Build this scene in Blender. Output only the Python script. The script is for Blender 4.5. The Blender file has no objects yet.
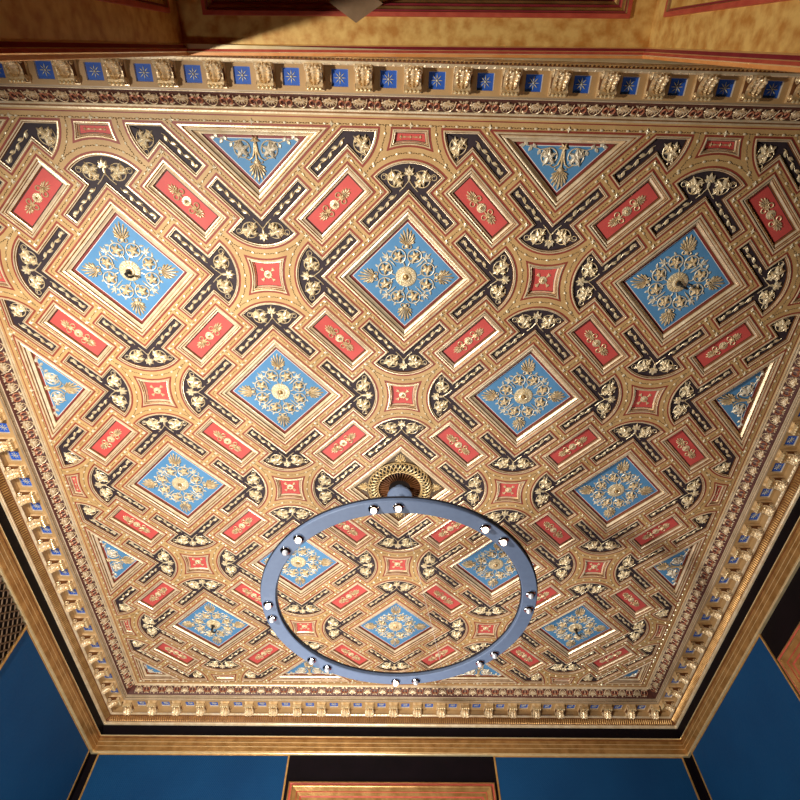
import bpy, math, random
from mathutils import Vector, Matrix
from mathutils.geometry import delaunay_2d_cdt

random.seed(7)
U = 1.1                      # one lattice unit of the coffered ceiling, metres
HC = 5.8                     # height of the ceiling's rib face
PI = math.pi
R2 = math.sqrt(2)
scene = bpy.context.scene
COL = scene.collection

def W(i, j, d=0.0):
    return (i * U, j * U, HC - d * U)

# ------------------------------------------------------------------ materials
def srgb(r, g, b):
    f = lambda c: (c / 255 / 12.92) if c / 255 <= 0.04045 else ((c / 255 + 0.055) / 1.055) ** 2.4
    return (f(r), f(g), f(b), 1)

def mat(name, col, col2=None, scale=8.0, rough=0.6, metal=0.0, bump=0.0, bscale=60.0, coords='Object', detail=4, spread=(0.35, 0.65)):
    m = bpy.data.materials.new(name); m.use_nodes = True
    nt = m.node_tree; b = nt.nodes['Principled BSDF']
    b.inputs['Roughness'].default_value = rough
    b.inputs['Metallic'].default_value = metal
    b.inputs['Base Color'].default_value = col
    tc = nt.nodes.new('ShaderNodeTexCoord')
    if col2 is not None:
        n = nt.nodes.new('ShaderNodeTexNoise'); n.inputs['Scale'].default_value = scale; n.inputs['Detail'].default_value = detail
        r = nt.nodes.new('ShaderNodeValToRGB')
        r.color_ramp.elements[0].color = col; r.color_ramp.elements[1].color = col2
        r.color_ramp.elements[0].position = spread[0]; r.color_ramp.elements[1].position = spread[1]
        nt.links.new(tc.outputs[coords], n.inputs['Vector'])
        nt.links.new(n.outputs['Fac'], r.inputs['Fac'])
        nt.links.new(r.outputs['Color'], b.inputs['Base Color'])
    if bump:
        n2 = nt.nodes.new('ShaderNodeTexNoise'); n2.inputs['Scale'].default_value = bscale; n2.inputs['Detail'].default_value = 3
        bp = nt.nodes.new('ShaderNodeBump'); bp.inputs['Strength'].default_value = bump; bp.inputs['Distance'].default_value = 0.01
        nt.links.new(tc.outputs[coords], n2.inputs['Vector'])
        nt.links.new(n2.outputs['Fac'], bp.inputs['Height'])
        nt.links.new(bp.outputs['Normal'], b.inputs['Normal'])
    return m

M = {}
M['rib'] = mat('rib_ochre_paint', (0.46, 0.275, 0.105, 1), (0.54, 0.34, 0.14, 1), 5, 0.55, 0.0, 0.1, 90)
M['pin'] = mat('rib_red_line', (0.22, 0.034, 0.020, 1), (0.28, 0.048, 0.028, 1), 14, 0.55)
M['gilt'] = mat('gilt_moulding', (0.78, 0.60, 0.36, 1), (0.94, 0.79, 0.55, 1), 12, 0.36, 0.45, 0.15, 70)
M['giltb'] = mat('gilt_shade_brown', (0.17, 0.058, 0.016, 1), (0.26, 0.10, 0.028, 1), 12, 0.45, 0.3, 0.1, 70)  # shaded gilt as a colour: brown painted into hollows and gaps
M['orncream'] = mat('gilt_relief_pale', (0.74, 0.58, 0.33, 1), (0.92, 0.79, 0.54, 1), 25, 0.34, 0.45, 0.25, 120)
M['orn'] = mat('gilt_relief', (0.55, 0.39, 0.19, 1), (0.78, 0.61, 0.37, 1), 25, 0.42, 0.4, 0.25, 120)
M['orndark'] = mat('gilt_dark_centre', (0.30, 0.17, 0.06, 1), (0.42, 0.26, 0.1, 1), 25, 0.4, 0.6)
M['silver'] = mat('pale_gilt_relief', (0.62, 0.53, 0.38, 1), (0.80, 0.73, 0.58, 1), 25, 0.42, 0.4, 0.2, 120)
M['blue'] = mat('coffer_blue', (0.072, 0.215, 0.40, 1), (0.086, 0.245, 0.44, 1), 6, 0.6)
M['maroon'] = mat('coffer_border_maroon', (0.19, 0.026, 0.026, 1), (0.24, 0.036, 0.030, 1), 10, 0.55)
M['white'] = mat('fine_white_line', (0.85, 0.8, 0.7, 1), None, rough=0.6)
M['red'] = mat('coffer_red', (0.50, 0.062, 0.052, 1), (0.57, 0.080, 0.066, 1), 6, 0.6)
M['dark'] = mat('coffer_aubergine', (0.020, 0.010, 0.014, 1), (0.028, 0.015, 0.020, 1), 8, 0.7)
M['darkline'] = mat('coffer_dark_line', (0.05, 0.02, 0.02, 1), None, rough=0.6)
M['cord'] = mat('bead_cord_brown', (0.11, 0.06, 0.022, 1), (0.20, 0.12, 0.045, 1), 40, 0.5, 0.3)
M['bead'] = mat('gilt_bead', (0.88, 0.78, 0.55, 1), None, rough=0.3, metal=0.4)
M['frieze'] = mat('frieze_oxblood', (0.070, 0.020, 0.014, 1), (0.105, 0.030, 0.020, 1), 14, 0.5)
M['friezerelief'] = mat('frieze_relief', (0.58, 0.39, 0.20, 1), (0.86, 0.72, 0.50, 1), 60, 0.36, 0.35, 0.3, 160)
M['friezered'] = mat('frieze_relief_red', (0.30, 0.085, 0.04, 1), (0.48, 0.19, 0.10, 1), 60, 0.42, 0.2)
M['tan'] = mat('cornice_tan_paint', (0.42, 0.25, 0.10, 1), (0.49, 0.305, 0.13, 1), 5, 0.6, 0, 0.08, 60)
M['royal'] = mat('star_coffer_blue', (0.010, 0.075, 0.40, 1), (0.016, 0.10, 0.47, 1), 10, 0.6)
M['fascia'] = mat('fascia_grey_tan', (0.34, 0.25, 0.155, 1), (0.42, 0.31, 0.20, 1), 6, 0.5, 0.15)
M['star'] = mat('star_gold_line', (0.62, 0.58, 0.42, 1), None, rough=0.45, metal=0.2)
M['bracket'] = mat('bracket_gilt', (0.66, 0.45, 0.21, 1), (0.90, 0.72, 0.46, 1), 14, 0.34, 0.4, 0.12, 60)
M['bracketside'] = mat('bracket_side_shade', (0.13, 0.045, 0.014, 1), (0.22, 0.085, 0.025, 1), 22, 0.4, 0.4, 0.2, 60)  # dark reflection in the gilt, painted onto the bracket sides as brown
M['gold'] = mat('architrave_gold', (0.34, 0.175, 0.05, 1), (0.54, 0.31, 0.11, 1), 9, 0.36, 0.65, 0.15, 60)
M['goldlight'] = mat('bright_gold_fillet', (0.80, 0.62, 0.32, 1), (0.9, 0.74, 0.44, 1), 14, 0.3, 0.6)
M['black'] = mat('black_lacquer', (0.0022, 0.0008, 0.0022, 1), (0.004, 0.0015, 0.0036, 1), 4, 0.6)
M['black'].node_tree.nodes['Principled BSDF'].inputs['Specular IOR Level'].default_value = .12
M['edging'] = mat('panel_edging_gold', (0.42, 0.22, 0.06, 1), (0.58, 0.34, 0.11, 1), 14, 0.4, 0.4)
M['fred'] = mat('frame_red', (0.44, 0.06, 0.038, 1), (0.54, 0.10, 0.055, 1), 16, 0.45, 0.05)
M['fcrimson'] = mat('frame_crimson', (0.22, 0.018, 0.03, 1), (0.28, 0.03, 0.04, 1), 16, 0.4)
M['forange'] = mat('frame_orange', (0.66, 0.24, 0.06, 1), (0.72, 0.32, 0.10, 1), 16, 0.45)
M['fabric'] = None
M['ring'] = mat('ring_blue_grey', (0.105, 0.145, 0.235, 1), (0.115, 0.16, 0.255, 1), 20, 0.6, 0.0, 0.05, 200)
M['ringedge'] = mat('ring_edge_dark', (0.03, 0.03, 0.04, 1), None, rough=0.4, metal=0.5)
M['chrome'] = mat('lamp_chrome', (0.75, 0.76, 0.8, 1), None, rough=0.08, metal=1.0)
M['wire'] = mat('wire_pale', (0.8, 0.78, 0.72, 1), None, rough=0.4, metal=0.3)
M['brown'] = mat('rosette_field_brown', (0.075, 0.045, 0.022, 1), (0.11, 0.068, 0.03, 1), 18, 0.5, 0.2)
M['brass'] = mat('rosette_brass', (0.60, 0.40, 0.15, 1), (0.85, 0.66, 0.36, 1), 30, 0.42, 0.4)
M['void'] = mat('grille_dark', (0.012, 0.006, 0.004, 1), None, rough=0.8)
M['lattice'] = mat('lattice_wood', (0.11, 0.06, 0.03, 1), (0.17, 0.10, 0.05, 1), 20, 0.5, 0.1)
M['board'] = mat('shade_board', (0.21, 0.125, 0.06, 1), (0.27, 0.165, 0.085, 1), 14, 0.6)
M['floor'] = mat('floor_oak', (0.10, 0.05, 0.02, 1), (0.17, 0.09, 0.04, 1), 3, 0.4)
M['plaster'] = mat('slab_plaster', (0.4, 0.33, 0.25, 1), None, rough=0.9)

def emis(name, col, s):
    m = bpy.data.materials.new(name); m.use_nodes = True
    b = m.node_tree.nodes['Principled BSDF']
    b.inputs['Base Color'].default_value = (0.9, 0.85, 0.8, 1)
    b.inputs['Emission Color'].default_value = col
    b.inputs['Emission Strength'].default_value = s
    return m
M['lit'] = emis('lit_bulb', (1.0, 0.72, 0.5, 1), 5)
M['glass'] = mat('pale_bulb', (0.85, 0.87, 0.92, 1), None, rough=0.28, metal=0.5)

def fabric():
    m = mat('blue_wall_cloth', (0.003, 0.043, 0.130, 1), (0.004, 0.054, 0.155, 1), 1.2, 0.7, 0, 0)
    m.node_tree.nodes['Principled BSDF'].inputs['Specular IOR Level'].default_value = .15
    nt = m.node_tree; b = nt.nodes['Principled BSDF']
    tc = nt.nodes['Texture Coordinate']
    w = nt.nodes.new('ShaderNodeTexWave'); w.wave_type = 'BANDS'; w.bands_direction = 'DIAGONAL'
    w.inputs['Scale'].default_value = 26; w.inputs['Distortion'].default_value = 1.2; w.inputs['Detail'].default_value = 1
    v = nt.nodes.new('ShaderNodeTexVoronoi'); v.inputs['Scale'].default_value = 30
    nt.links.new(tc.outputs['Object'], w.inputs['Vector']); nt.links.new(tc.outputs['Object'], v.inputs['Vector'])
    ad = nt.nodes.new('ShaderNodeMath'); ad.operation = 'ADD'
    nt.links.new(w.outputs['Fac'], ad.inputs[0]); nt.links.new(v.outputs['Distance'], ad.inputs[1])
    bp = nt.nodes.new('ShaderNodeBump'); bp.inputs['Strength'].default_value = 0.35; bp.inputs['Distance'].default_value = 0.006
    nt.links.new(ad.outputs[0], bp.inputs['Height']); nt.links.new(bp.outputs['Normal'], b.inputs['Normal'])
    return m
M['fabric'] = fabric()
M['yellow'] = mat('yellow_marbled_silk', (0.74, 0.47, 0.14, 1), (0.50, 0.22, 0.04, 1), 16, 0.5, 0, 0.08, 30, detail=6, spread=(0.38, 0.66))

# ------------------------------------------------------------------ mesh collector
class MB:
    def __init__(s): s.v = []; s.f = []; s.m = []
    def face(s, pts, mi=0):
        k = len(s.v); s.v += [tuple(p) for p in pts]; s.f.append(tuple(range(k, k + len(pts)))); s.m.append(mi)
    def add(s, vs, fs, mi=0):
        k = len(s.v); s.v += [tuple(p) for p in vs]
        for f in fs: s.f.append(tuple(a + k for a in f)); s.m.append(mi)
    def box(s, a, b, mi=0):
        x0, y0, z0 = a; x1, y1, z1 = b
        vs = [(x0,y0,z0),(x1,y0,z0),(x1,y1,z0),(x0,y1,z0),(x0,y0,z1),(x1,y0,z1),(x1,y1,z1),(x0,y1,z1)]
        s.add(vs, [(0,3,2,1),(4,5,6,7),(0,1,5,4),(1,2,6,5),(2,3,7,6),(3,0,4,7)], mi)
    def tube(s, pts, rad, n=5, mi=0, flat=1.0, closed=False):
        pts = [Vector(p) for p in pts]; N = len(pts)
        rs = rad if isinstance(rad, (list, tuple)) else [rad] * N
        vs = []; fs = []
        for k, p in enumerate(pts):
            a = pts[k - 1] if (k > 0 or closed) else p
            c = pts[(k + 1) % N] if (k < N - 1 or closed) else p
            t = (c - a)
            if t.length < 1e-9: t = Vector((1, 0, 0))
            t.normalize()
            up = Vector((0, 0, 1)) if abs(t.z) < 0.9 else Vector((1, 0, 0))
            sd = t.cross(up).normalized(); uu = sd.cross(t).normalized()
            for q in range(n):
                an = 2 * PI * q / n
                vs.append(p + sd * math.cos(an) * rs[k] + uu * math.sin(an) * rs[k] * flat)
        for k in range(N if closed else N - 1):
            k2 = (k + 1) % N
            for q in range(n):
                q2 = (q + 1) % n
                fs.append((k * n + q, k * n + q2, k2 * n + q2, k2 * n + q))
        if not closed:
            fs.append(tuple(reversed(range(n)))); fs.append(tuple((N - 1) * n + q for q in range(n)))
        s.add(vs, fs, mi)
    def lathe(s, prof, n=24, c=(0, 0, 0), mi=0, wob=None):
        # prof: (r, z) ; axis z
        vs = []; fs = []
        for (r, z) in prof:
            for q in range(n):
                a = 2 * PI * q / n
                rr = r * (wob(a) if wob else 1)
                vs.append((c[0] + rr * math.cos(a), c[1] + rr * math.sin(a), c[2] + z))
        for k in range(len(prof) - 1):
            for q in range(n):
                q2 = (q + 1) % n
                fs.append((k * n + q, k * n + q2, (k + 1) * n + q2, (k + 1) * n + q))
        s.add(vs, fs, mi)
    def blob(s, c, rx, ry, rz, n=6, m=4, mi=0, rot=0):
        prof = []
        vs = []; fs = []
        cr, sr = math.cos(rot), math.sin(rot)
        for k in range(m + 1):
            ph = PI * k / m
            for q in range(n):
                a = 2 * PI * q / n
                x = rx * math.sin(ph) * math.cos(a); y = ry * math.sin(ph) * math.sin(a)
                vs.append((c[0] + x * cr - y * sr, c[1] + x * sr + y * cr, c[2] + rz * math.cos(ph)))
        for k in range(m):
            for q in range(n):
                q2 = (q + 1) % n
                fs.append((k * n + q, k * n + q2, (k + 1) * n + q2, (k + 1) * n + q))
        s.add(vs, fs, mi)
    # relief: outline polygon around c, domed towards -z (the viewer looks up)
    def relief(s, pts, c, h, base=0.0, mi=0, steps=((1.0, 0.0), (0.86, 0.55), (0.5, 0.9))):
        n = len(pts); vs = []; fs = []
        for (sc, hh) in steps:
            for p in pts:
                vs.append((c[0] + (p[0] - c[0]) * sc, c[1] + (p[1] - c[1]) * sc, -base - h * hh))
        vs.append((c[0], c[1], -base - h * 0.78)); ci = len(vs) - 1
        for k in range(len(steps) - 1):
            for q in range(n):
                q2 = (q + 1) % n
                fs.append((k * n + q, (k + 1) * n + q, (k + 1) * n + q2, k * n + q2))
        k = len(steps) - 1
        for q in range(n):
            fs.append((k * n + q, ci, k * n + (q + 1) % n))
        s.add(vs, fs, mi)
    def leaf(s, c, r, ang, h, lobes=5, mi=0, base=0.0):
        pts = []
        N = lobes * 4
        for k in range(N):
            a = 2 * PI * k / N
            lob = max(0.0, 1 - abs(math.sin(lobes * a / 2))) ** 0.8
            rr = r * (0.48 + 0.62 * lob) * (1 + .14 * math.cos(a))
            pts.append((c[0] + rr * math.cos(a + ang), c[1] + rr * math.sin(a + ang)))
        s.relief(pts, c, h, base, mi, ((1.0, 0.15), (0.72, 0.8), (0.38, 1.0)))
    def lance(s, a, b, w, h, mi=0, base=0.0):
        a = Vector((a[0], a[1])); b = Vector((b[0], b[1])); t = b - a; n = Vector((-t.y, t.x)).normalized() * w
        L = []
        for f, ww in ((0, .15), (.2, .7), (.45, 1), (.75, .65), (1, 0.05)):
            L.append((a + t * f, ww))
        pts = [tuple(p + n * ww) for p, ww in L] + [tuple(p - n * ww) for p, ww in reversed(L)]
        s.relief(pts, tuple(a + t * .45), h, base, mi, ((1.0, 0.1), (0.6, 0.85)))
    def palmette(s, base, tip, w, h, n=7, mi=0, z=0.0):
        b = Vector(base[:2]); t = Vector(tip[:2]) - b; L = t.length; a0 = math.atan2(t.y, t.x)
        for k in range(n):
            f = (k - (n - 1) / 2) / ((n - 1) / 2)
            a = a0 + f * 1.0
            # lobe tips lie on an ovate outline
            ln = L * (1 - 0.50 * abs(f) ** 1.2)
            tp = (b.x + math.cos(a) * ln, b.y + math.sin(a) * ln)
            p0 = (b.x + math.cos(a) * L * .06, b.y + math.sin(a) * L * .06)
            d = Vector((tp[0] - p0[0], tp[1] - p0[1])); nn = Vector((-d.y, d.x)).normalized() * (w / n * .95)
            pts = []
            for g, ww in ((0, .22), (.45, .55), (.75, 1.0), (.92, .8), (1, .25)): pts.append((p0[0] + d.x * g + nn.x * ww, p0[1] + d.y * g + nn.y * ww))
            for g, ww in ((1, .25), (.92, .8), (.75, 1.0), (.45, .55), (0, .22)): pts.append((p0[0] + d.x * g - nn.x * ww, p0[1] + d.y * g - nn.y * ww))
            s.relief(pts, (p0[0] + d.x * .6, p0[1] + d.y * .6), h * (1.1 if k % 2 == 0 else .8), z, mi, ((1.0, 0.1), (0.62, 0.9)))
        s.blob((b.x, b.y, -z - h * .5), L * .13, L * .13, h * .9, 6, 4, mi)
    def build(s, name, mats, parent=None, smooth=False, link=True, data_only=False):
        me = bpy.data.meshes.new(name)
        me.from_pydata([tuple(float(c) for c in v) for v in s.v], [], s.f)
        for m in (mats if isinstance(mats, (list, tuple)) else [mats]): me.materials.append(m)
        me.polygons.foreach_set('material_index', s.m)
        if smooth: me.polygons.foreach_set('use_smooth', [True] * len(me.polygons))
        me.update()
        if data_only: return me
        o = bpy.data.objects.new(name, me); COL.objects.link(o)
        if parent: o.parent = parent
        return o

def inst(name, me, parent, loc=(0, 0, 0), rz=0.0):
    o = bpy.data.objects.new(name, me); COL.objects.link(o)
    if parent: o.parent = parent
    o.location = loc; o.rotation_euler = (0, 0, rz)
    return o

def empty(name, loc, label=None, cat=None, group=None, rz=0):
    o = bpy.data.objects.new(name, None); COL.objects.link(o); o.location = loc; o.rotation_euler = (0, 0, rz)
    o.empty_display_size = 0.1
    if label: o['label'] = label
    if cat: o['category'] = cat
    if group: o['group'] = group
    return o
def tag(o, label, cat, group=None):
    o['label'] = label; o['category'] = cat
    if group: o['group'] = group
    return o
def struct(o): o['kind'] = 'structure'; return o

ORD = ['first', 'second', 'third', 'fourth', 'fifth', 'sixth', 'seventh', 'eighth', 'ninth', 'tenth', 'eleventh', 'twelfth',
       'thirteenth', 'fourteenth', 'fifteenth', 'sixteenth', 'seventeenth', 'eighteenth', 'nineteenth', 'twentieth',
       'twenty-first', 'twenty-second', 'twenty-third']

# ------------------------------------------------------------------ 2D helpers
def area(P): return 0.5 * sum(P[k][0] * P[(k + 1) % len(P)][1] - P[(k + 1) % len(P)][0] * P[k][1] for k in range(len(P)))
def ccw(P): return P if area(P) > 0 else P[::-1]
def inset(P, w):
    n = len(P); out = []
    for k in range(n):
        a = Vector(P[k - 1]); b = Vector(P[k]); c = Vector(P[(k + 1) % n])
        t1 = (b - a).normalized(); t2 = (c - b).normalized()
        n1 = Vector((-t1.y, t1.x)); n2 = Vector((-t2.y, t2.x))
        bis = n1 + n2; L = bis.length_squared
        bis = bis * (2 / L) if L > 0.05 else n1
        if bis.length > 3.2: bis = bis.normalized() * 3.2
        out.append(tuple(b + bis * w))
    return out
def clip(P, lo, hi):
    for ax, s, lim in ((0, 1, lo), (0, -1, hi), (1, 1, lo), (1, -1, hi)):
        out = []
        n = len(P)
        if n == 0: return []
        lm = lim if s == 1 else -lim
        for k in range(n):
            a, b = P[k], P[(k + 1) % n]
            da = a[ax] * s - lm; db = b[ax] * s - lm
            if da >= 0: out.append(a)
            if (da >= 0) != (db >= 0):
                t = da / (da - db); out.append((a[0] + (b[0] - a[0]) * t, a[1] + (b[1] - a[1]) * t))
        P = out
    # remove duplicates
    Q = []
    for p in P:
        if not Q or math.hypot(p[0] - Q[-1][0], p[1] - Q[-1][1]) > 1e-5: Q.append(p)
    if len(Q) > 1 and math.hypot(Q[0][0] - Q[-1][0], Q[0][1] - Q[-1][1]) < 1e-5: Q.pop()
    return Q
def inside(p, P):
    x, y = p; r = False; n = len(P)
    for k in range(n):
        x0, y0 = P[k]; x1, y1 = P[(k + 1) % n]
        if (y0 > y) != (y1 > y) and x < (x1 - x0) * (y - y0) / (y1 - y0) + x0: r = not r
    return r
def pq(p, q): return ((p + q) / 2, (p - q) / 2)
def rot(P, a): c, s = math.cos(a), math.sin(a); return [(x * c - y * s, x * s + y * c) for x, y in P]
def mv(P, dx, dy): return [(x + dx, y + dy) for x, y in P]

# panel outlines in lattice units, about their own centre
B = 0.497
O_BLUE = ccw([pq(B, B), pq(B, -B), pq(-B, -B), pq(-B, B)])
O_RECT = ccw([pq(.17, .36), pq(.17, -.36), pq(-.17, -.36), pq(-.17, .36)])     # long axis along q = i-j
def star_poly(r=.421):
    c = .532; t = (2 * c - math.sqrt(4 * c * c - 8 * (c * c - r * r))) / 4
    th = math.asin(t / r); P = []
    for k in range(4):
        arc = [(c - r * math.cos(a), r * math.sin(a)) for a in [-th + 2 * th * q / 6 for q in range(6)]]
        P += rot(arc, k * PI / 2)
    return ccw(P)
O_STAR = star_poly()
def v_poly():
    def half():   # from notch along +j side
        L = [pq(.94, .41), pq(.94, .262), pq(.544, .262)]
        return L
    h = half(); r = .326; c = .532
    th = math.radians(46.5)
    arc = [(c - r * math.cos(a), r * math.sin(a)) for a in [-th + 2 * th * q / 14 for q in range(15)]]
    up = [(x, abs(y)) for x, y in h]; dn = [(x, -abs(y)) for x, y in h]
    P = [pq(.41, .41)] + dn + arc + up[::-1]
    return ccw(P)
O_V = v_poly()

LO, HI = 0.024, 5.976
N6 = 6
# list every coffer : kind, centre, rotation
coffers = []
def rownames(k): return ORD[k]
blues = [(i, j) for j in range(7) for i in range(7) if (i + j) % 2 == 0]
stars = [(i, j) for j in range(7) for i in range(7) if (i + j) % 2 == 1]

# rib plane holes / pinstripes are gathered here
HOLES = []

# ---- shared moulding + field builders (local coordinates relative to centre, metres)
def moulding_mesh(P, prof, c, name, mats):
    """prof: list of (inset, depth up, mat index)"""
    mb = MB(); n = len(P)
    rings = [[(x, y) for x, y in inset(P, w)] for (w, h, mi) in prof]
    for k in range(len(prof) - 1):
        for q in range(n):
            q2 = (q + 1) % n
            a, b = rings[k], rings[k + 1]; ha, hb = prof[k][1], prof[k + 1][1]
            mb.face([((a[q][0] - c[0]) * U, (a[q][1] - c[1]) * U, ha * U), ((b[q][0] - c[0]) * U, (b[q][1] - c[1]) * U, hb * U),
                     ((b[q2][0] - c[0]) * U, (b[q2][1] - c[1]) * U, hb * U), ((a[q2][0] - c[0]) * U, (a[q2][1] - c[1]) * U, ha * U)], prof[k][2])
    return mb.build(name, mats, data_only=True)
def field_mesh(P, w0, h, bands, c, name, mats):
    """bands: [(width, matindex), ...] then fill with last index"""
    mb = MB(); w = w0; n = len(P); z = h * U
    for (bw, mi) in bands:
        a = inset(P, w); b = inset(P, w + bw)
        for q in range(n):
            q2 = (q + 1) % n
            mb.face([((a[q][0] - c[0]) * U, (a[q][1] - c[1]) * U, z), ((b[q][0] - c[0]) * U, (b[q][1] - c[1]) * U, z),
                     ((b[q2][0] - c[0]) * U, (b[q2][1] - c[1]) * U, z), ((a[q2][0] - c[0]) * U, (a[q2][1] - c[1]) * U, z)], mi)
        w += bw
    a = inset(P, w)
    mb.face([((x - c[0]) * U, (y - c[1]) * U, z) for x, y in a][::-1], len(mats) - 1)
    return mb.build(name, mats, data_only=True)

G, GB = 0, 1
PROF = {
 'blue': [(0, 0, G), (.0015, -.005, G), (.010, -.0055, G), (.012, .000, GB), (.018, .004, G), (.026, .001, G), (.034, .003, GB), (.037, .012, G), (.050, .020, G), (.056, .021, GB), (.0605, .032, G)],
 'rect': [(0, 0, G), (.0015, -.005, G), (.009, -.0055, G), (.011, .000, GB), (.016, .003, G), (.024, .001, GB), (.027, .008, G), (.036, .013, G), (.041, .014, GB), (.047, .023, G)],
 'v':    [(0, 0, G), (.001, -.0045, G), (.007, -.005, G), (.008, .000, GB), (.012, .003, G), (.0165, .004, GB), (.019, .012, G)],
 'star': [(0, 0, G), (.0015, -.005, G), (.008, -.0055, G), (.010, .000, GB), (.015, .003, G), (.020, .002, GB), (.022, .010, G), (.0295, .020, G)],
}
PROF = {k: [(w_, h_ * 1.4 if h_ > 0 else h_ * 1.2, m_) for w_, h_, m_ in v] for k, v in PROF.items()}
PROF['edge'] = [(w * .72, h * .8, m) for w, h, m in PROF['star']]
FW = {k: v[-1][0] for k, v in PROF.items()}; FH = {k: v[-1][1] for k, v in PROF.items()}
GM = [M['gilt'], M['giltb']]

# ------------------------------------------------------------------ ornaments (local, z=0 at the field, towards -z = viewer); metres
def u(*a): return tuple(x * U for x in a)
def om(fn, name, mats, smooth=False):
    mb = MB(); fn(mb); return mb.build(name, mats, data_only=True, smooth=smooth)

def f_rosette(r, n=18, h=.018):
    def f(mb):
        R = r * U; H = h * U
        for k in range(n):
            a = 2 * PI * k / n
            ca, sa = math.cos(a), math.sin(a)
            mb.lance((ca * R * .42, sa * R * .42), (ca * R, sa * R), R * 1.9 / n * 1.35, H * .75, 0)
        mb.lathe([(R * .97, 0), (R * .93, -H * .35), (R * .5, -H * .55), (R * .45, -H), (R * .33, -H * 1.15), (R * .25, -H * .85)], 20, mi=0)
        mb.lathe([(R * .25, -H * .85), (R * .2, -H * 1.3), (R * .08, -H * 1.6), (0.0005, -H * 1.65)], 12, mi=1)
    return f
me_rosette = om(f_rosette(.080), 'rosette', [M['orncream'], M['orndark']])
me_rosette_s = om(f_rosette(.034, 12, .012), 'rosette', [M['orncream'], M['orndark']])
me_rosette_k = om(f_rosette(.031, 10, .012), 'rosette', [M['orncream'], M['orndark']])
me_rosette_t = om(f_rosette(.012, 6, .008), 'rosette', [M['orncream'], M['orndark']])

def palm(b, t, w, h, n=9, twolow=False):
    def f(mb):
        mb.palmette(u(*b), u(*t), w * U, h * U, n)
        bb = Vector(b) * U; tt = (Vector(t) - Vector(b)) * U; L = tt.length; d = tt.normalized(); nn = Vector((-d.y, d.x))
        for s in (-1, 1):   # curled volutes at the palmette's foot
            pts = []
            for k in range(9):
                a = k / 8 * PI * 1.35
                rr = L * .16 * (1 - k / 14)
                p = bb - d * L * .05 + nn * s * (L * .17) + Vector((math.cos(a), math.sin(a))).xy.to_2d() * 0
                p = bb - d * L * .02 + nn * s * (L * .16 - math.cos(a) * rr) - d * math.sin(a) * rr
                pts.append((p.x, p.y, -h * U * .5))
            mb.tube(pts, L * .028, 4)
    return f
me_palm_b = om(palm((.225, 0), (.352, 0), .068, .014, 9), 'palmette', [M['orn']])
me_palm_r = om(palm((.082, 0), (.150, 0), .045, .011, 7), 'palmette', [M['orn']])

# scroll ring with a leaf inside; ring centre on the x axis rotated by 21.5 deg
def f_scroll(mb):
    cx, cy = .164 * U * math.cos(math.radians(21.4)), .164 * U * math.sin(math.radians(21.4))
    r = .05 * U
    pts = []
    for k in range(20):
        a = math.radians(-165) + k / 19 * math.radians(400)
        rr = r * (1.08 - .22 * k / 19)
        pts.append((cx + rr * math.cos(a), cy + rr * math.sin(a), -.006 * U))
    mb.tube(pts, [.0045 * U] * 14 + [.004 * U] * 4 + [.003 * U, .002 * U], 5, 0)
    mb.leaf((cx, cy), .045 * U, math.radians(200), .020 * U, 5, 1, .002)
    mb.leaf((cx + .012 * U, cy + .012 * U), .020 * U, math.radians(20), .02 * U, 5, 1, .002)
    # outer leaflets
    for a, l in ((10, .036), (55, .05), (95, .034)):
        a = math.radians(a); p0 = (cx + r * math.cos(a), cy + r * math.sin(a)); aa = a + .5
        mb.lance(p0, (p0[0] + l * U * math.cos(aa) * .8, p0[1] + l * U * math.sin(aa) * .8), .009 * U, .008 * U, 0)
    # stem towards the rosette
    mb.tube([(cx - r * .9, cy - r * .3, -.005 * U), (.105 * U, .022 * U, -.006 * U), (.082 * U, .012 * U, -.005 * U)], .0045 * U, 5, 0)
me_scroll = om(f_scroll, 'leaf_scroll', [M['silver'], M['orn']])
def f_scroll_m(mb):
    f_scroll(mb); mb.v = [(x, -y, z) for x, y, z in mb.v]; mb.f = [tuple(reversed(f)) for f in mb.f]
me_scroll_m = om(f_scroll_m, 'leaf_scroll', [M['silver'], M['orn']])
def f_sprig(mb):
    for a, l in ((-32, .045), (0, .06), (32, .045)):
        a = math.radians(a); mb.lance(u(.19, 0), u(.19 + l * math.cos(a), l * math.sin(a)), .008 * U, .009 * U)
    mb.lance(u(.10, 0), u(.20, 0), .006 * U, .012 * U)
    mb.blob(u(.19, 0, -.006), .008 * U, .008 * U, .006 * U)
me_sprig = om(f_sprig, 'leaf_sprig', [M['silver']])

def f_hook(mb):
    mb.tube([(0, 0, -.01), (0, 0, -.085)], .013, 8)
    mb.tube([(0, 0, -.08), (.012, 0, -.10), (.034, 0, -.106), (.05, 0, -.092), (.052, 0, -.07)], .010, 7)
    mb.blob((0, 0, -.03), .022, .022, .012, 10, 6)
M['iron'] = mat('hook_iron', (0.012, 0.010, 0.009, 1), None, rough=0.5, metal=0.3)
me_hook = om(f_hook, 'lamp_hook', [M['iron']])
# red rectangle scrolls: a pair of small volutes each end
def f_volutes(mb):
    for s in (-1, 1):
        cx, cy, r = .060 * U, s * .026 * U, .020 * U
        pts = []
        for k in range(16):
            a = s * (-.6 * PI + k / 15 * 2.3 * PI); rr = r * (1.1 - .5 * k / 15)
            pts.append((cx + rr * math.cos(a), cy + rr * math.sin(a), -.005 * U))
        mb.tube(pts, .0044 * U, 4)
    mb.tube([u(.03, 0, -.005), u(.085, 0, -.006)], .005 * U, 4)
me_vol = om(f_volutes, 'volute_pair', [M['orn']])

def f_bud(mb):
    mb.lance(u(.030, 0), u(.070, 0), .008 * U, .009 * U)
    for a in (-38, 38):
        a = math.radians(a); mb.lance(u(.048, 0), u(.048 + .022 * math.cos(a), .022 * math.sin(a)), .006 * U, .008 * U)
me_bud = om(f_bud, 'leaf_bud', [M['orn']])

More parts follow.
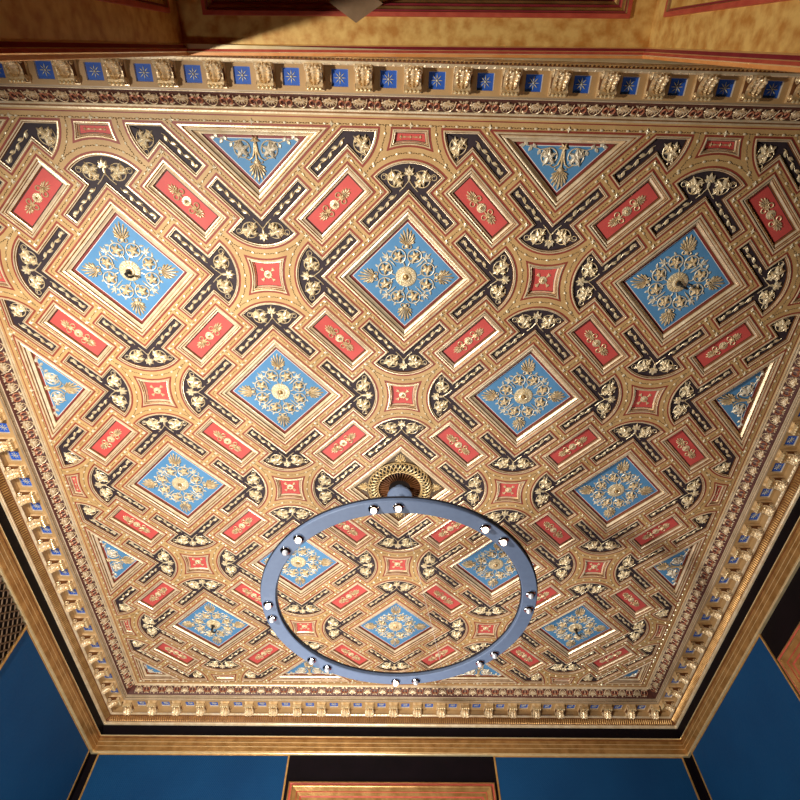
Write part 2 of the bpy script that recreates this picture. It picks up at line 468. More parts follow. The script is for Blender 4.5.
# V coffer : vine arm, leaf cluster, palmette
def vine_pts(n=11):
    # along the arm centre from the body (P,Q)=(.50,.337) to (.87,.337); in ij
    L = []
    for k in range(n):
        f = k / (n - 1); p = .50 + .37 * f; qq = .337 + .009 * math.sin(f * 2.5 * 2 * PI)
        L.append(pq(p, qq))
    return L
def f_vine(mb):
    L = vine_pts(19)
    mb.tube([(x * U, y * U, -.005 * U) for x, y in L], [.0024 * U] * 19, 4)
    for k in range(5):
        f = (k + .5) / 5; p = .50 + .37 * f; s = 1 if k % 2 else -1
        a = pq(p - .014, .337 - s * .006); b = pq(p + .046, .337 + s * .024)
        mb.lance(u(*a), u(*b), .0125 * U, .012 * U)
    a = pq(.865, .337)
    for d in (-.018, 0, .018): mb.lance(u(*a), u(*pq(.90 - abs(d) * .3, .337 + d)), .006 * U, .009 * U)
def mirror(fn):
    def g(mb):
        fn(mb); mb.v = [(x, -y, z) for x, y, z in mb.v]; mb.f = [tuple(reversed(f)) for f in mb.f]
    return g
me_vine = om(f_vine, 'vine', [M['orncream']]); me_vine_m = om(mirror(f_vine), 'vine', [M['orncream']])
def f_cluster(mb):
    cx, cy = .322, .088
    mb.leaf(u(cx - .002, cy + .002), .054 * U, math.radians(155), .026 * U, 5)
    mb.leaf(u(cx + .026, cy - .022), .031 * U, math.radians(-40), .020 * U, 5)
    mb.leaf(u(cx - .020, cy - .030), .024 * U, math.radians(-100), .018 * U, 5)
    mb.leaf(u(cx - .012, cy + .036), .028 * U, math.radians(120), .018 * U, 5)
    r = .052; pts = []
    for k in range(18):
        a = math.radians(-70) + k / 17 * math.radians(300); rr = r * (1.0 + .05 * k / 17)
        pts.append(u(cx + rr * math.cos(a), cy + rr * math.sin(a), -.005))
    mb.tube(pts, [.0034 * U] * 15 + [.003 * U, .002 * U, .001 * U], 4)
    pts = []
    for k in range(14):
        a = math.radians(200) - k / 13 * math.radians(420); rr = .022 * (1 - .55 * k / 13)
        pts.append(u(.312 + rr * math.cos(a), .165 + rr * math.sin(a), -.004))
    mb.tube([u(.315, .135, -.004)] + pts, .0026 * U, 4)
me_cluster = om(f_cluster, 'leaf_cluster', [M['orncream']]); me_cluster_m = om(mirror(f_cluster), 'leaf_cluster', [M['orncream']])
def f_vpalm(mb):
    for a, l in ((0, .058), (36, .050), (-36, .050), (75, .038), (-75, .038)):
        a2 = PI + math.radians(a); mb.lance(u(.292, 0), u(.292 + l * math.cos(a2), l * math.sin(a2)), .0125 * U, .017 * U)
    mb.lance(u(.285, 0), u(.345, 0), .010 * U, .012 * U)
    for s in (-1, 1): mb.tube([u(.335, s * .004, -.004), u(.37, s * .03, -.005), u(.40, s * .062, -.005)], .0032 * U, 4)
me_vpalm = om(f_vpalm, 'palmette', [M['orncream']])

# half blue coffer ornaments: local frame where +y points to the diamond tip (inside the ceiling), flat side at y=.07
def f_tpalm(mb): mb.palmette(u(0, .245), u(0, .372), .07 * U, .014 * U, 9)
me_tpalm = om(f_tpalm, 'palmette', [M['orn']])
def f_figure(mb):
    mb.leaf(u(0, .108), .032 * U, PI / 2, .020 * U, 5)
    for s in (-1, 1):
        mb.tube([u(s * .004, .13, -.006), u(s * .010, .18, -.007), u(s * .024, .215, -.006), u(s * .05, .232, -.005), u(s * .075, .22, -.005)],
                [.007 * U, .007 * U, .005 * U, .004 * U, .003 * U], 5)
        mb.tube([u(s * .004, .225, -.005), u(s * .022, .25, -.005), u(s * .04, .248, -.005), u(s * .036, .236, -.005)], .0034 * U, 4)
    mb.tube([u(0, .13, -.006), u(0, .25, -.006)], .006 * U, 5)
me_figure = om(f_figure, 'stem_figure', [M['orn']])
def f_tcirc(mb):
    cx, cy = .088, .165
    mb.leaf(u(cx, cy), .056 * U, math.radians(60), .024 * U, 5)
    mb.leaf(u(cx + .022, cy - .022), .028 * U, math.radians(-40), .02 * U, 5)
    mb.leaf(u(cx - .02, cy + .026), .022 * U, math.radians(190), .018 * U, 5)
    pts = []
    for k in range(20):
        a = math.radians(120) - k / 19 * math.radians(330); rr = .052
        pts.append(u(cx + rr * math.cos(a), cy + rr * math.sin(a), -.005))
    mb.tube(pts, .0042 * U, 4)
    # side vine towards the flat corner
    mb.tube([u(.10, .115, -.004), u(.15, .125, -.005), u(.20, .108, -.005), u(.25, .098, -.004)], .0032 * U, 4)
    for (x, y, a) in ((.15, .125, 70), (.18, .118, -60), (.205, .107, 55), (.235, .10, -50), (.25, .098, 10)):
        a = math.radians(a); mb.lance(u(x, y), u(x + .042 * math.cos(a), y + .036 * math.sin(a)), .013 * U, .010 * U)
me_tcirc = om(f_tcirc, 'leaf_scroll', [M['silver']]); 
def f_tcirc_m(mb):
    f_tcirc(mb); mb.v = [(-x, y, z) for x, y, z in mb.v]; mb.f = [tuple(reversed(f)) for f in mb.f]
me_tcirc_m = om(f_tcirc_m, 'leaf_scroll', [M['silver']])
def f_edgeline(mb):
    for s in (-1, 1):
        mb.leaf(u(s * .062, .068), .013 * U, 0, .008 * U, 5)
        mb.lance(u(s * .05, .068), u(s * .022, .068), .006 * U, .006 * U)
    mb.leaf(u(0, .068), .011 * U, 0, .008 * U, 4)
    mb.tube([u(-.05, .068, -.003), u(.05, .068, -.003)], .0025 * U, 4)
me_edgeline = om(f_edgeline, 'sprig_line', [M['orn']])
# corner quarter ornament: local frame +x+y into the ceiling
def f_quarter(mb):
    mb.leaf(u(.13, .13), .04 * U, PI / 4, .018 * U, 5)
    for s in (0, 1):
        a = (.16, .10) if s else (.10, .16)
        b = (.27, .075) if s else (.075, .27)
        mb.tube([u(a[0], a[1], -.004), u((a[0] + b[0]) / 2 + .01, (a[1] + b[1]) / 2 + .01, -.005), u(b[0], b[1], -.004)], .0032 * U, 4)
        for f in (.3, .55, .8):
            x = a[0] + (b[0] - a[0]) * f; y = a[1] + (b[1] - a[1]) * f
            mb.leaf(u(x, y), .014 * U, f * 3, .008 * U, 3)
me_quarter = om(f_quarter, 'leaf_spray', [M['silver']])

# ------------------------------------------------------------------ build coffers
shared = {}
def get_mesh(kind, P, c, clipped, tagk, prof, fieldspec):
    key = (kind, tagk)
    if not clipped and key in shared: return shared[key]
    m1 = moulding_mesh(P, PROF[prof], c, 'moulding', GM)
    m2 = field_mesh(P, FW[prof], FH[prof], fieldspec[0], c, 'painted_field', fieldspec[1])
    if not clipped: shared[key] = (m1, m2)
    return m1, m2

FS = {
 'blue': ([(.0145, 0), (.0035, 1)], [M['maroon'], M['white'], M['blue']]),
 'rect': ([(.005, 0)], [M['darkline'], M['red']]),
 'star': ([(.0035, 0)], [M['darkline'], M['red']]),
 'edge': ([(.0035, 0)], [M['darkline'], M['red']]),
 'v': ([], [M['dark']]),
 'ros': ([], [M['brown']]),
}
def coffer(name, kind, P, c, clipped, tagk, prof, label, group, fs=None):
    P2 = ccw(clip(P, LO, HI)) if clipped else P
    HOLES.append(P2)
    r = empty(name, W(c[0], c[1]), label, 'ceiling coffer', group)
    m1, m2 = get_mesh(kind, P2, c, clipped, tagk, prof, FS[fs or kind])
    inst('moulding', m1, r); inst('painted_field', m2, r)
    return r
RW = ['nearest', 'second', 'third', 'fourth', 'fifth', 'sixth', 'farthest']
# rows are told from the top of the photograph (next to the marbled bay) to the bottom
def posname(k, n):
    if n == 1: return 'the only one'
    if k == 0: return 'leftmost'
    if k == n - 1: return 'rightmost'
    if n == 3: return 'middle one'
    return ORD[k] + ' from the left'

EDGE = {'top': 0, 'right': 1, 'bottom': 2, 'left': 3}
EW = {'top': 'the near cornice', 'bottom': 'the far cornice', 'left': 'the left cornice', 'right': 'the right cornice'}
def edge_of(i, j):
    if j == 0: return 'top', 0.0
    if i == 6: return 'right', PI / 2
    if j == 6: return 'bottom', PI
    if i == 0: return 'left', -PI / 2
    return None, 0

for (i, j) in blues:
    P = mv(O_BLUE, i, j); z = FH['blue'] * U
    corner = i in (0, 6) and j in (0, 6)
    e, er = edge_of(i, j)
    if (i, j) == (3, 3): continue
    if corner:
        wn = {(0, 0): 'near left', (6, 0): 'near right', (0, 6): 'far left', (6, 6): 'far right'}[(i, j)]
        r = coffer('corner_coffer', 'blue', P, (i, j), True, 'c', 'blue', 'small blue quarter coffer with leaf spray in the %s corner of the ceiling' % wn, 'blue corner coffers')
        ra = {(0, 0): 0, (6, 0): PI / 2, (6, 6): PI, (0, 6): -PI / 2}[(i, j)]
        inst('leaf_spray', me_quarter, r, (0, 0, z), ra)
    elif e:
        k = {'top': i, 'bottom': i, 'left': j, 'right': j}[e] // 2 - 1
        w = (['left one', 'right one'] if e in ('top', 'bottom') else ['nearer one', 'farther one'])[k]
        r = coffer('triangle_coffer', 'blue', P, (i, j), True, 't', 'blue', 'blue triangular coffer with gilt leaf reliefs along %s, %s of two' % (EW[e], w), 'blue triangular coffers')
        inst('palmette', me_tpalm, r, (0, 0, z), er); inst('stem_figure', me_figure, r, (0, 0, z), er)
        inst('leaf_scroll', me_tcirc, r, (0, 0, z), er); inst('leaf_scroll', me_tcirc_m, r, (0, 0, z), er)
    else:
        row = [b for b in blues if b[1] == j and 0 < b[0] < 6]
        k = row.index((i, j)); n = len(row)
        if j == 3: row = [(1, 3), (5, 3)]; k = row.index((i, j)); n = 2
        r = coffer('diamond_coffer', 'blue', P, (i, j), False, 'b', 'blue',
                   'blue diamond coffer with gilt rosette, %s in the %s row of diamonds' % (posname(k, n), ['', 'nearest', 'second', 'central', 'fourth', 'farthest'][j]), 'blue diamond coffers')
        inst('rosette', me_rosette, r, (0, 0, z))
        if i in (1, 5) and j in (1, 5): inst('lamp_hook', me_hook, r, (0, 0, z), .4)['label'] = 'dark iron hook'
        for q in range(4):
            inst('palmette', me_palm_b, r, (0, 0, z), q * PI / 2)
            inst('leaf_scroll', me_scroll, r, (0, 0, z), q * PI / 2)
            inst('leaf_scroll', me_scroll_m, r, (0, 0, z), q * PI / 2)
            inst('leaf_sprig', me_sprig, r, (0, 0, z), q * PI / 2 + PI / 4)

for (i, j) in stars:
    P = mv(O_STAR, i, j); e, er = edge_of(i, j)
    row = [s for s in stars if s[1] == j]; k = row.index((i, j))
    if e:
        kk = {'top': i, 'bottom': i, 'left': j, 'right': j}[e] // 2
        w = (['left', 'middle', 'right'] if e in ('top', 'bottom') else ['nearest', 'middle', 'farthest'])[kk]
        r = coffer('edge_coffer', 'edge', P, (i, j), True, 'e', 'edge', 'small red trapezoid coffer with arched side on %s, the %s of three' % (EW[e], w), 'red trapezoid edge coffers')
        inst('sprig_line', me_edgeline, r, (0, -.012 * U if False else 0, FH['edge'] * U), er)
    else:
        rw = [s for s in row if 0 < s[0] < 6]; k = rw.index((i, j))
        r = coffer('square_coffer', 'star', P, (i, j), False, 's', 'star', 'small red concave square with round boss, %s in the %s row of such squares' % (posname(k, len(rw)), ['', 'nearest', 'second', 'third', 'fourth', 'farthest'][j]), 'red concave square coffers')
        inst('rosette', me_rosette_k, r, (0, 0, FH['star'] * U))
        for q in range(4): inst('leaf_bud', me_bud, r, (0, 0, FH['star'] * U), q * PI / 2 + PI / 4)
    if e: sname = 'the %s edge square of %s' % (w, EW[e])
    else: sname = 'the %s of row %s' % ('square ' + ['', 'one', 'two', 'three', 'four', 'five'][i], ['', 'one', 'two', 'three', 'four', 'five'][j])
    # dark V coffers around the star, opening away from it
    for q, (dx, dy, wd) in enumerate(((1, 0, 'right'), (0, 1, 'below'), (-1, 0, 'left'), (0, -1, 'above'))):
        bi, bj = i + dx, j + dy
        if not (0 <= bi <= 6 and 0 <= bj <= 6): continue
        PV = mv(rot(O_V, q * PI / 2), i, j)
        cut = (e in ('top', 'bottom') and dy == 0) or (e in ('left', 'right') and dx == 0)
        side = {'right': 'to the right of', 'below': 'just below', 'left': 'to the left of', 'above': 'just above'}[wd]
        if e:
            sn = 'the %s red trapezoid by %s' % (w, EW[e])
        else:
            sn = 'the %s red square of the %s row' % (['leftmost', 'middle', 'rightmost'][k] if len(rw) == 3 else ['left', 'right'][k], ['', 'nearest', 'second', 'third', 'fourth', 'farthest'][j])
        lab = 'dark %s coffer %s %s' % ('half-V' if cut else 'V-shaped', {'to the right of': 'right of', 'just below': 'below', 'to the left of': 'left of', 'just above': 'above'}[side], sn)
        r = coffer('half_vine_coffer' if cut else 'vine_coffer', 'v', PV, (i, j), cut, 'v%d' % q, 'v', lab, 'dark half-V coffers' if cut else 'dark V-shaped coffers')
        z = FH['v'] * U; a = q * PI / 2
        # which half survives a cut
        def keep(s):   # s=+1: local +y half
            lx, ly = rot([(0.3, 0.3 * s)], a)[0]
            return LO < i + lx < HI and LO < j + ly < HI
        def sh(s):
            if not cut: return (0, 0, z)
            q_ = rot([(-.012, .026 * s)], a)[0]; return (q_[0] * U, q_[1] * U, z)
        if not cut:
            inst('palmette', me_vpalm, r, (0, 0, z), a)
        if not cut or keep(1): inst('vine', me_vine, r, (0, 0, z), a); inst('leaf_cluster', me_cluster, r, sh(1), a)
        if not cut or keep(-1): inst('vine', me_vine_m, r, (0, 0, z), a); inst('leaf_cluster', me_cluster_m, r, sh(-1), a)

rects = []
for b in range(6):
    for a in range(6):
        # is the blue at (a,b)?  then blues are (a,b),(a+1,b+1): long axis along q ; otherwise along p
        along_q = (a + b) % 2 == 0
        c = (a + .5, b + .5); P = O_RECT if along_q else ccw(rot(O_RECT, PI / 2))
        r = coffer('rectangle_coffer', 'rect', mv(P, *c), c, False, 'q' if along_q else 'p', 'rect',
                   'red rectangular coffer with rosette, %s in the %s row of six rectangles' % (posname(a, 6), ['nearest', 'second', 'third', 'fourth', 'fifth', 'farthest'][b]), 'red rectangular coffers')
        z = FH['rect'] * U; ang = -PI / 4 if along_q else PI / 4
        inst('rosette', me_rosette_s, r, (0, 0, z))
        for s in (0, PI):
            inst('palmette', me_palm_r, r, (0, 0, z), ang + s); inst('volute_pair', me_vol, r, (0, 0, z), ang + s)

# central rosette diamond
r = coffer('rosette_coffer', 'ros', mv(O_BLUE, 3, 3), (3, 3), False, 'x', 'blue', 'brown diamond coffer with pierced gold ring rosette above the hanging lamp ring', None, 'ros')
z = FH['blue'] * U
for q in range(4):
    def f_fl(mb):
        mb.palmette(u(.30, 0), u(.385, 0), .05 * U, .01 * U, 7)
        for s in (-1, 1):
            pts = []
            for k in range(12):
                a = s * (PI * .1 + k / 11 * 1.5 * PI); rr = .02 * (1 - .4 * k / 11)
                pts.append(u(.31 + rr * math.cos(a) * .8, s * .028 + rr * math.sin(a), -.004))
            mb.tube(pts, .003 * U, 4)
    if q == 0: me_fl = om(f_fl, 'fleur', [M['brass']])
    inst('fleur', me_fl, r, (0, 0, z), q * PI / 2)
mb = MB()   # pierced torus ring : dark core and lattice of crossing bars
Rm, rt = .243 * U, .046 * U
mb.lathe([(.285 * U, 0), (.292 * U, -.01 * U), (.288 * U, -.02 * U)], 64)
mb.lathe([(.198 * U, -.0 * U), (.192 * U, -.028 * U), (.196 * U, -.036 * U), (.204 * U, -.034 * U), (.205 * U, -.02 * U)], 64)
ns = 42
for sgn in (-1, 1):
    for k in range(ns):
        pts = []
        for q in range(9):
            f = q / 8; ph = PI * (0.02 + .96 * f); a = 2 * PI * k / ns + sgn * f * 2 * PI / ns * 2.2
            rr = Rm + rt * math.cos(ph); pts.append((rr * math.cos(a), rr * math.sin(a), -.014 * U - .042 * U * math.sin(ph)))
        mb.tube(pts, .0050 * U, 4)
mb.build('pierced_ring', [M['brass']], r).location = (0, 0, z)
mb = MB(); mb.lathe([(Rm + rt * .93 * math.cos(PI * k / 10), -.010 * U - .036 * U * math.sin(PI * k / 10)) for k in range(11)], 64)
mb.build('ring_core', [M['void']], r).location = (0, 0, z)
mb = MB(); mb.lathe([(.196 * U, -.001), (.0005, -.001)], 48)
mb.build('grille_backing', [M['void']], r).location = (0, 0, z)
mb = MB()
for k in range(40):
    a = 2 * PI * k / 40; c, s = math.cos(a), math.sin(a); t = .0020 * U
    p0, p1 = .10 * U, .196 * U
    vs = []
    for rr, zz in ((p0, -.03 * U), (p1, -.022 * U), (p1, -.002), (p0, -.002)):
        vs.append((rr * c - t * s, rr * s + t * c, zz)); vs.append((rr * c + t * s, rr * s - t * c, zz))
    mb.add(vs, [(0, 2, 3, 1), (2, 4, 5, 3), (4, 6, 7, 5), (6, 0, 1, 7), (0, 6, 4, 2), (1, 3, 5, 7)])
mb.build('radial_grille', [M['giltb']], r).location = (0, 0, z)

# ------------------------------------------------------------------ ceiling rib plane with holes, painted lines, slab
verts = []; edges = []
EO = .05   # the flat rib face runs to this offset outside the lattice
def addloop(P):
    k = len(verts); verts.extend([Vector((p[0], p[1])) for p in P]); n = len(P)
    edges.extend([(k + q, k + (q + 1) % n) for q in range(n)])
addloop([(-EO, -EO), (6 + EO, -EO), (6 + EO, 6 + EO), (-EO, 6 + EO)])
for P in HOLES: addloop(P)
res = delaunay_2d_cdt(verts, edges, [], 0, 1e-6)
bb = [(min(p[0] for p in P), max(p[0] for p in P), min(p[1] for p in P), max(p[1] for p in P), P) for P in HOLES]
mb = MB(); fl = []
for f in res[2]:
    cx = sum(res[0][k].x for k in f) / 3; cy = sum(res[0][k].y for k in f) / 3
    if any(b[0] <= cx <= b[1] and b[2] <= cy <= b[3] and inside((cx, cy), b[4]) for b in bb): continue
    fl.append(tuple(reversed(f)))
mb.add([W(v.x, v.y, 0) for v in res[0]], fl, 0)
zc = .0007
def strip(A, Bq, mi):
    n = len(A)
    for q in range(n):
        q2 = (q + 1) % n
        pts = [W(*A[q]), W(*Bq[q]), W(*Bq[q2]), W(*A[q2])]
        mb.face([(p[0], p[1], p[2] - zc) for p in pts], mi)
for P in HOLES: strip(inset(P, -.0022), inset(P, -.0142), 1)
def sq(o): return [(-o, -o), (6 + o, -o), (6 + o, 6 + o), (-o, 6 + o)]
strip(sq(.030), sq(.037), 1)
# unseen slab added above everything to stop light leaks
zz = HC + .10
slab = MB(); slab.box((-.6 * U, -.6 * U, zz), (6.6 * U, 6.6 * U, zz + .15)); struct(slab.build('light_stop_slab', [M['plaster']]))
ceil = struct(mb.build('ceiling', [M['rib'], M['pin'], M['plaster']]))

# bead garlands on the ribs
segs = []      # polylines in ij
def seg(P): segs.append(P)
def clipseg(a, b, lo=0.0, hi=6.0):
    t0, t1 = 0.0, 1.0
    for ax in (0, 1):
        d = b[ax] - a[ax]
        if abs(d) < 1e-9:
            if a[ax] < lo - 1e-6 or a[ax] > hi + 1e-6: return None
            continue
        ta, tb = (lo - a[ax]) / d, (hi - a[ax]) / d
        if ta > tb: ta, tb = tb, ta
        t0 = max(t0, ta); t1 = min(t1, tb)
    if t1 - t0 < .02: return None
    return [(a[0] + (b[0] - a[0]) * t, a[1] + (b[1] - a[1]) * t) for t in (t0, t1)]
nodes = []
for (i, j) in blues:
    s = .545; C4 = [pq(s, s), pq(s, -s), pq(-s, -s), pq(-s, s)]
    for q in range(4):
        a, b = C4[q], C4[(q + 1) % 4]
        m = ((a[0] + b[0]) / 2, (a[1] + b[1]) / 2)
        for (aa, b2) in ((a, m), (m, b)):
            L = clipseg((i + aa[0], j + aa[1]), (i + b2[0], j + b2[1]))
            if L: seg(L)
        inn = (i + m[0], j + m[1])
        if 0 < inn[0] < 6 and 0 < inn[1] < 6:
            o = (i + m[0] * .784 / .545, j + m[1] * .784 / .545)
            seg([inn, o]); nodes += [inn, o]
for b in range(6):
    for a in range(6):
        cx, cy = a + .5, b + .5; aq = (a + b) % 2 == 0
        R4 = [pq(.216, .41), pq(.216, -.41), pq(-.216, -.41), pq(-.216, .41)]
        if not aq: R4 = rot(R4, PI / 2)
        R4 = mv(R4, cx, cy)
        for q in range(4):
            p0, p1 = R4[q], R4[(q + 1) % 4]; m = ((p0[0] + p1[0]) / 2, (p0[1] + p1[1]) / 2)
            seg([p0, m]); seg([m, p1])
        nodes += R4
for (i, j) in stars:
    c, rr = .532, .374
    for q in range(4):
        th = math.radians(45)
        arc = [(c - rr * math.cos(a), rr * math.sin(a)) for a in [-th + 2 * th * k / 8 for k in range(9)]]
        arc = mv(rot(arc, q * PI / 2), i, j)
        arc = [p for p in arc if -0.001 <= p[0] <= 6.001 and -0.001 <= p[1] <= 6.001]
        if len(arc) >= 3: seg(arc)
        l = rot([(.268, .268), (.296, .296)], q * PI / 2); l = mv(l, i, j)
        if all(0 < p[0] < 6 and 0 < p[1] < 6 for p in l): seg(l); nodes.append(l[1])
for k in range(6):
    for h in (0, .5):
        for P in ([(k + h, 0), (k + h + .5, 0)], [(k + h, 6), (k + h + .5, 6)], [(0, k + h), (0, k + h + .5)], [(6, k + h), (6, k + h + .5)]): seg(P)
        nodes += [(k + h, 0), (k + h, 6), (0, k + h), (6, k + h)]
cord = MB(); beadpos = []
for L in segs:
    ln = [0]
    for k in range(1, len(L)): ln.append(ln[-1] + math.hypot(L[k][0] - L[k - 1][0], L[k][1] - L[k - 1][1]))
    T = ln[-1]
    def at(s):
        for k in range(1, len(L)):
            if s <= ln[k] + 1e-9:
                f = (s - ln[k - 1]) / max(1e-9, ln[k] - ln[k - 1]); a, b = L[k - 1], L[k]
                return (a[0] + (b[0] - a[0]) * f, a[1] + (b[1] - a[1]) * f), math.atan2(b[1] - a[1], b[0] - a[0])
        return L[-1], math.atan2(L[-1][1] - L[-2][1], L[-1][0] - L[-2][0])
    n = max(1, round(T / .0165))
    for k in range(n):
        p, a = at((k + .5) * T / n); a += .35 if k % 2 else -.35
        c, s = math.cos(a) * .0095 * U, math.sin(a) * .0095 * U; w = .38
        x, y, zq = W(p[0], p[1]); 
        cord.add([(x + c, y + s, zq - .001), (x - s * w, y + c * w, zq - .001), (x - c, y - s, zq - .001), (x + s * w, y - c * w, zq - .001), (x, y, zq - .0045)],
                 [(0, 1, 4), (1, 2, 4), (2, 3, 4), (3, 0, 4)])
    n = max(1, round(T / .088))
    for k in range(n):
        if T < .06: continue
        p, a = at((k + .5) * T / n); beadpos.append((p, a))
co = cord.build('bead_cord', [M['cord']], ceil); co['kind'] = 'stuff'
bm_ = MB(); bm_.blob((0, 0, -.002), .0125 * U, .0085 * U, .008 * U, 6, 4)
me_bead = bm_.build('gilt_bead', [M['bead']], data_only=True)
nm_ = MB(); nm_.leaf((0, 0), .019 * U, 0, .009 * U, 4); me_node = nm_.build('gilt_flower', [M['bead']], data_only=True)
beadpos.sort(key=lambda t: math.hypot(t[0][0] - 2.9, t[0][1] + .4))
for p, a in beadpos[:100]: inst('gilt_bead', me_bead, ceil, W(*p), a)
rest = MB()
for p, a in beadpos[100:]:
    x, y, zq = W(*p); rest.blob((x, y, zq - .002), .0125 * U, .0085 * U, .008 * U, 6, 4, 0, a)
o = rest.build('gilt_beads', [M['bead']], ceil); o['kind'] = 'stuff'
un = []
for p in nodes:
    if not any(abs(p[0] - q[0]) + abs(p[1] - q[1]) < .02 for q in un): un.append(p)
un.sort(key=lambda p: math.hypot(p[0] - 2.9, p[1] + .4))
for p in un[:100]: inst('gilt_flower', me_node, ceil, (p[0] * U, p[1] * U, HC - .0008), 0)
rest = MB()
for p in un[100:]:
    k = len(rest.v); rest.leaf((p[0] * U, p[1] * U), .019 * U, 0, .009 * U, 4)
    rest.v[k:] = [(a, b, c + HC - .0008) for a, b, c in rest.v[k:]]
o = rest.build('gilt_flowers', [M['bead']], ceil); o['kind'] = 'stuff'

# ------------------------------------------------------------------ entablature
def sweep(prof, name, mats):
    """prof (offset, drop, mat) swept round the square room, mitred"""
    mb = MB()
    for k in range(len(prof) - 1):
        o0, d0, mi = prof[k]; o1, d1 = prof[k + 1][:2]
        a, b = sq(o0), sq(o1)
        for q in range(4):
            q2 = (q + 1) % 4
            mb.face([W(*a[q], d0), W(*b[q], d1), W(*b[q2], d1), W(*a[q2], d0)], mi)
    return struct(mb.build(name, mats))
def side_xf(side):
    """returns function mapping (t along side 0..6, offset outward, drop) to world"""
    return {'near': lambda t, o, d: W(t, -o, d), 'far': lambda t, o, d: W(t, 6 + o, d),
            'left': lambda t, o, d: W(-o, t, d), 'right': lambda t, o, d: W(6 + o, t, d)}[side]
SIDES = ('near', 'far', 'left', 'right')
trim = sweep([(.047, 0, 0), (.048, .007, 0), (.058, .008, 0), (.060, .002, 1), (.066, .001, 0), (.070, .008, 0), (.079, .010, 0), (.083, .004, 1), (.086, -.004, 1)], 'trim_1', GM)
sweep([(.086, -.004, 0), (.088, .008, 0), (.104, .018, 0), (.124, .034, 0), (.142, .052, 0), (.152, .068, 0), (.156, .074, 0), (.162, .076, 1), (.167, .077, 1)], 'trim_2', [M['frieze'], M['gilt']])
mb = MB()
pf = [(.167, .077, 0), (.170, .080, 0), (.172, .092, 1), (.1735, .094, 0), (.1735, .112, 0), (.169, .114, 1), (.169, .122, 0), (.172, .130, 0), (.180, .130, 0)]
sweep(pf, 'trim_3', [M['fascia'], M['gilt']])
# fine ribbing on the fascia (surface pattern)
mb = MB()
for side in SIDES:
    X = side_xf(side); n = 230
    for k in range(n):
        t = -.17 + (k + .5) * 6.34 / n; w = .006
        p = [X(t - w, .1735, .094), X(t + w, .1735, .094), X(t + w, .1735, .112), X(t - w, .1735, .112), X(t, .1695, .096), X(t, .1695, .110)]
        mb.add(p, [(0, 4, 5, 3), (4, 1, 2, 5), (0, 1, 4), (3, 5, 2)])
struct(mb.build('trim_4', [M['fascia']]))
# soffit with square coffer holes
SP = .285; SOF0, SOF1, SD = .180, .330, .130
CW, CO0, CO1 = .050, .208, .300
mb = MB()
for side in SIDES:
    X = side_xf(side)
    cs = [3 + SP * (k + .5) for k in range(-12, 12)][1:-1]
    t0 = -.180 - 0; t1 = 6.18
    # strips before / behind
    mb.face([X(-SOF0, SOF0, SD), X(6 + SOF0, SOF0, SD), X(6 + CO0, CO0, SD), X(-CO0, CO0, SD)])
    mb.face([X(-CO1, CO1, SD), X(6 + CO1, CO1, SD), X(6 + SOF1, SOF1, SD), X(-SOF1, SOF1, SD)])
    prev = None
    for c in cs:
        if prev is None: mb.face([X(-CO0, CO0, SD), X(c - CW, CO0, SD), X(c - CW, CO1, SD), X(-CO1, CO1, SD)])
        else: mb.face([X(prev + CW, CO0, SD), X(c - CW, CO0, SD), X(c - CW, CO1, SD), X(prev + CW, CO1, SD)])
        prev = c
    mb.face([X(prev + CW, CO0, SD), X(6 + CO0, CO0, SD), X(6 + CO1, CO1, SD), X(prev + CW, CO1, SD)])
    mb.face([X(-SOF1, SOF1, SD), X(6 + SOF1, SOF1, SD), X(6 + SOF1, SOF1, .194), X(-SOF1, SOF1, .194)])
struct(mb.build('trim_5', [M['tan']]))
sweep([(.330, .194, 0), (.322, .195, 0), (.320, .203, 0), (.327, .210, 0), (.340, .213, 1), (.352, .218, 0)], 'trim_6', [M['gilt'], M['giltb']])
# tongue course
mb = MB()
for side in SIDES:
    X = side_xf(side); n = 268
    mb.face([X(-.352, .352, .216), X(6.352, .352, .216), X(6.385, .385, .275), X(-.385, .385, .275)], 1)
    for k in range(n):
        t = -.35 + (k + .5) * 6.70 / n; w = .0078
        lo = X(t - w, .352, .219); p = [X(t - w, .350, .219), X(t + w, .350, .219), X(t + w, .375, .262), X(t, .380, .272), X(t - w, .375, .262), X(t, .342, .224), X(t, .366, .258)]
        mb.add(p, [(0, 5, 6, 4), (5, 1, 2, 6), (0, 1, 5), (4, 6, 3), (6, 2, 3)], 0)
struct(mb.build('trim_7', [M['gold'], M['giltb']]))
# egg studs along the bead moulding
mb = MB()
for side in SIDES:
    X = side_xf(side); n = 150
    for k in range(n):
        t = -.32 + (k + .5) * 6.64 / n
        x, y, zq = X(t, .329, .203)
        mb.blob((x, y, zq), .012 * U, .012 * U, .009 * U, 5, 3)
struct(mb.build('trim_8', [M['gilt']]))
sweep([(.385, .275, 0), (.372, .277, 0), (.370, .290, 0), (.376, .296, 0), (.376, .304, 0), (.389, .308, 0)], 'trim_9', [M['gilt']])
sweep([(.389, .306, 0), (.389, .432, 0)], 'trim_10', [M['black']])
sweep([(.389, .430, 1), (.362, .432, 1), (.356, .438, 1), (.358, .446, 0), (.368, .450, 2), (.370, .462, 0), (.368, .466, 0), (.368, .500, 1), (.364, .502, 1), (.364, .507, 0), (.366, .510, 0), (.366, .548, 1), (.361, .550, 1), (.361, .555, 0), (.363, .558, 0),
       (.366, .598, 0), (.371, .602, 1), (.370, .618, 1), (.374, .622, 1), (.40, .624, 0)], 'trim_11', [M['gold'], M['goldlight'], M['giltb']])

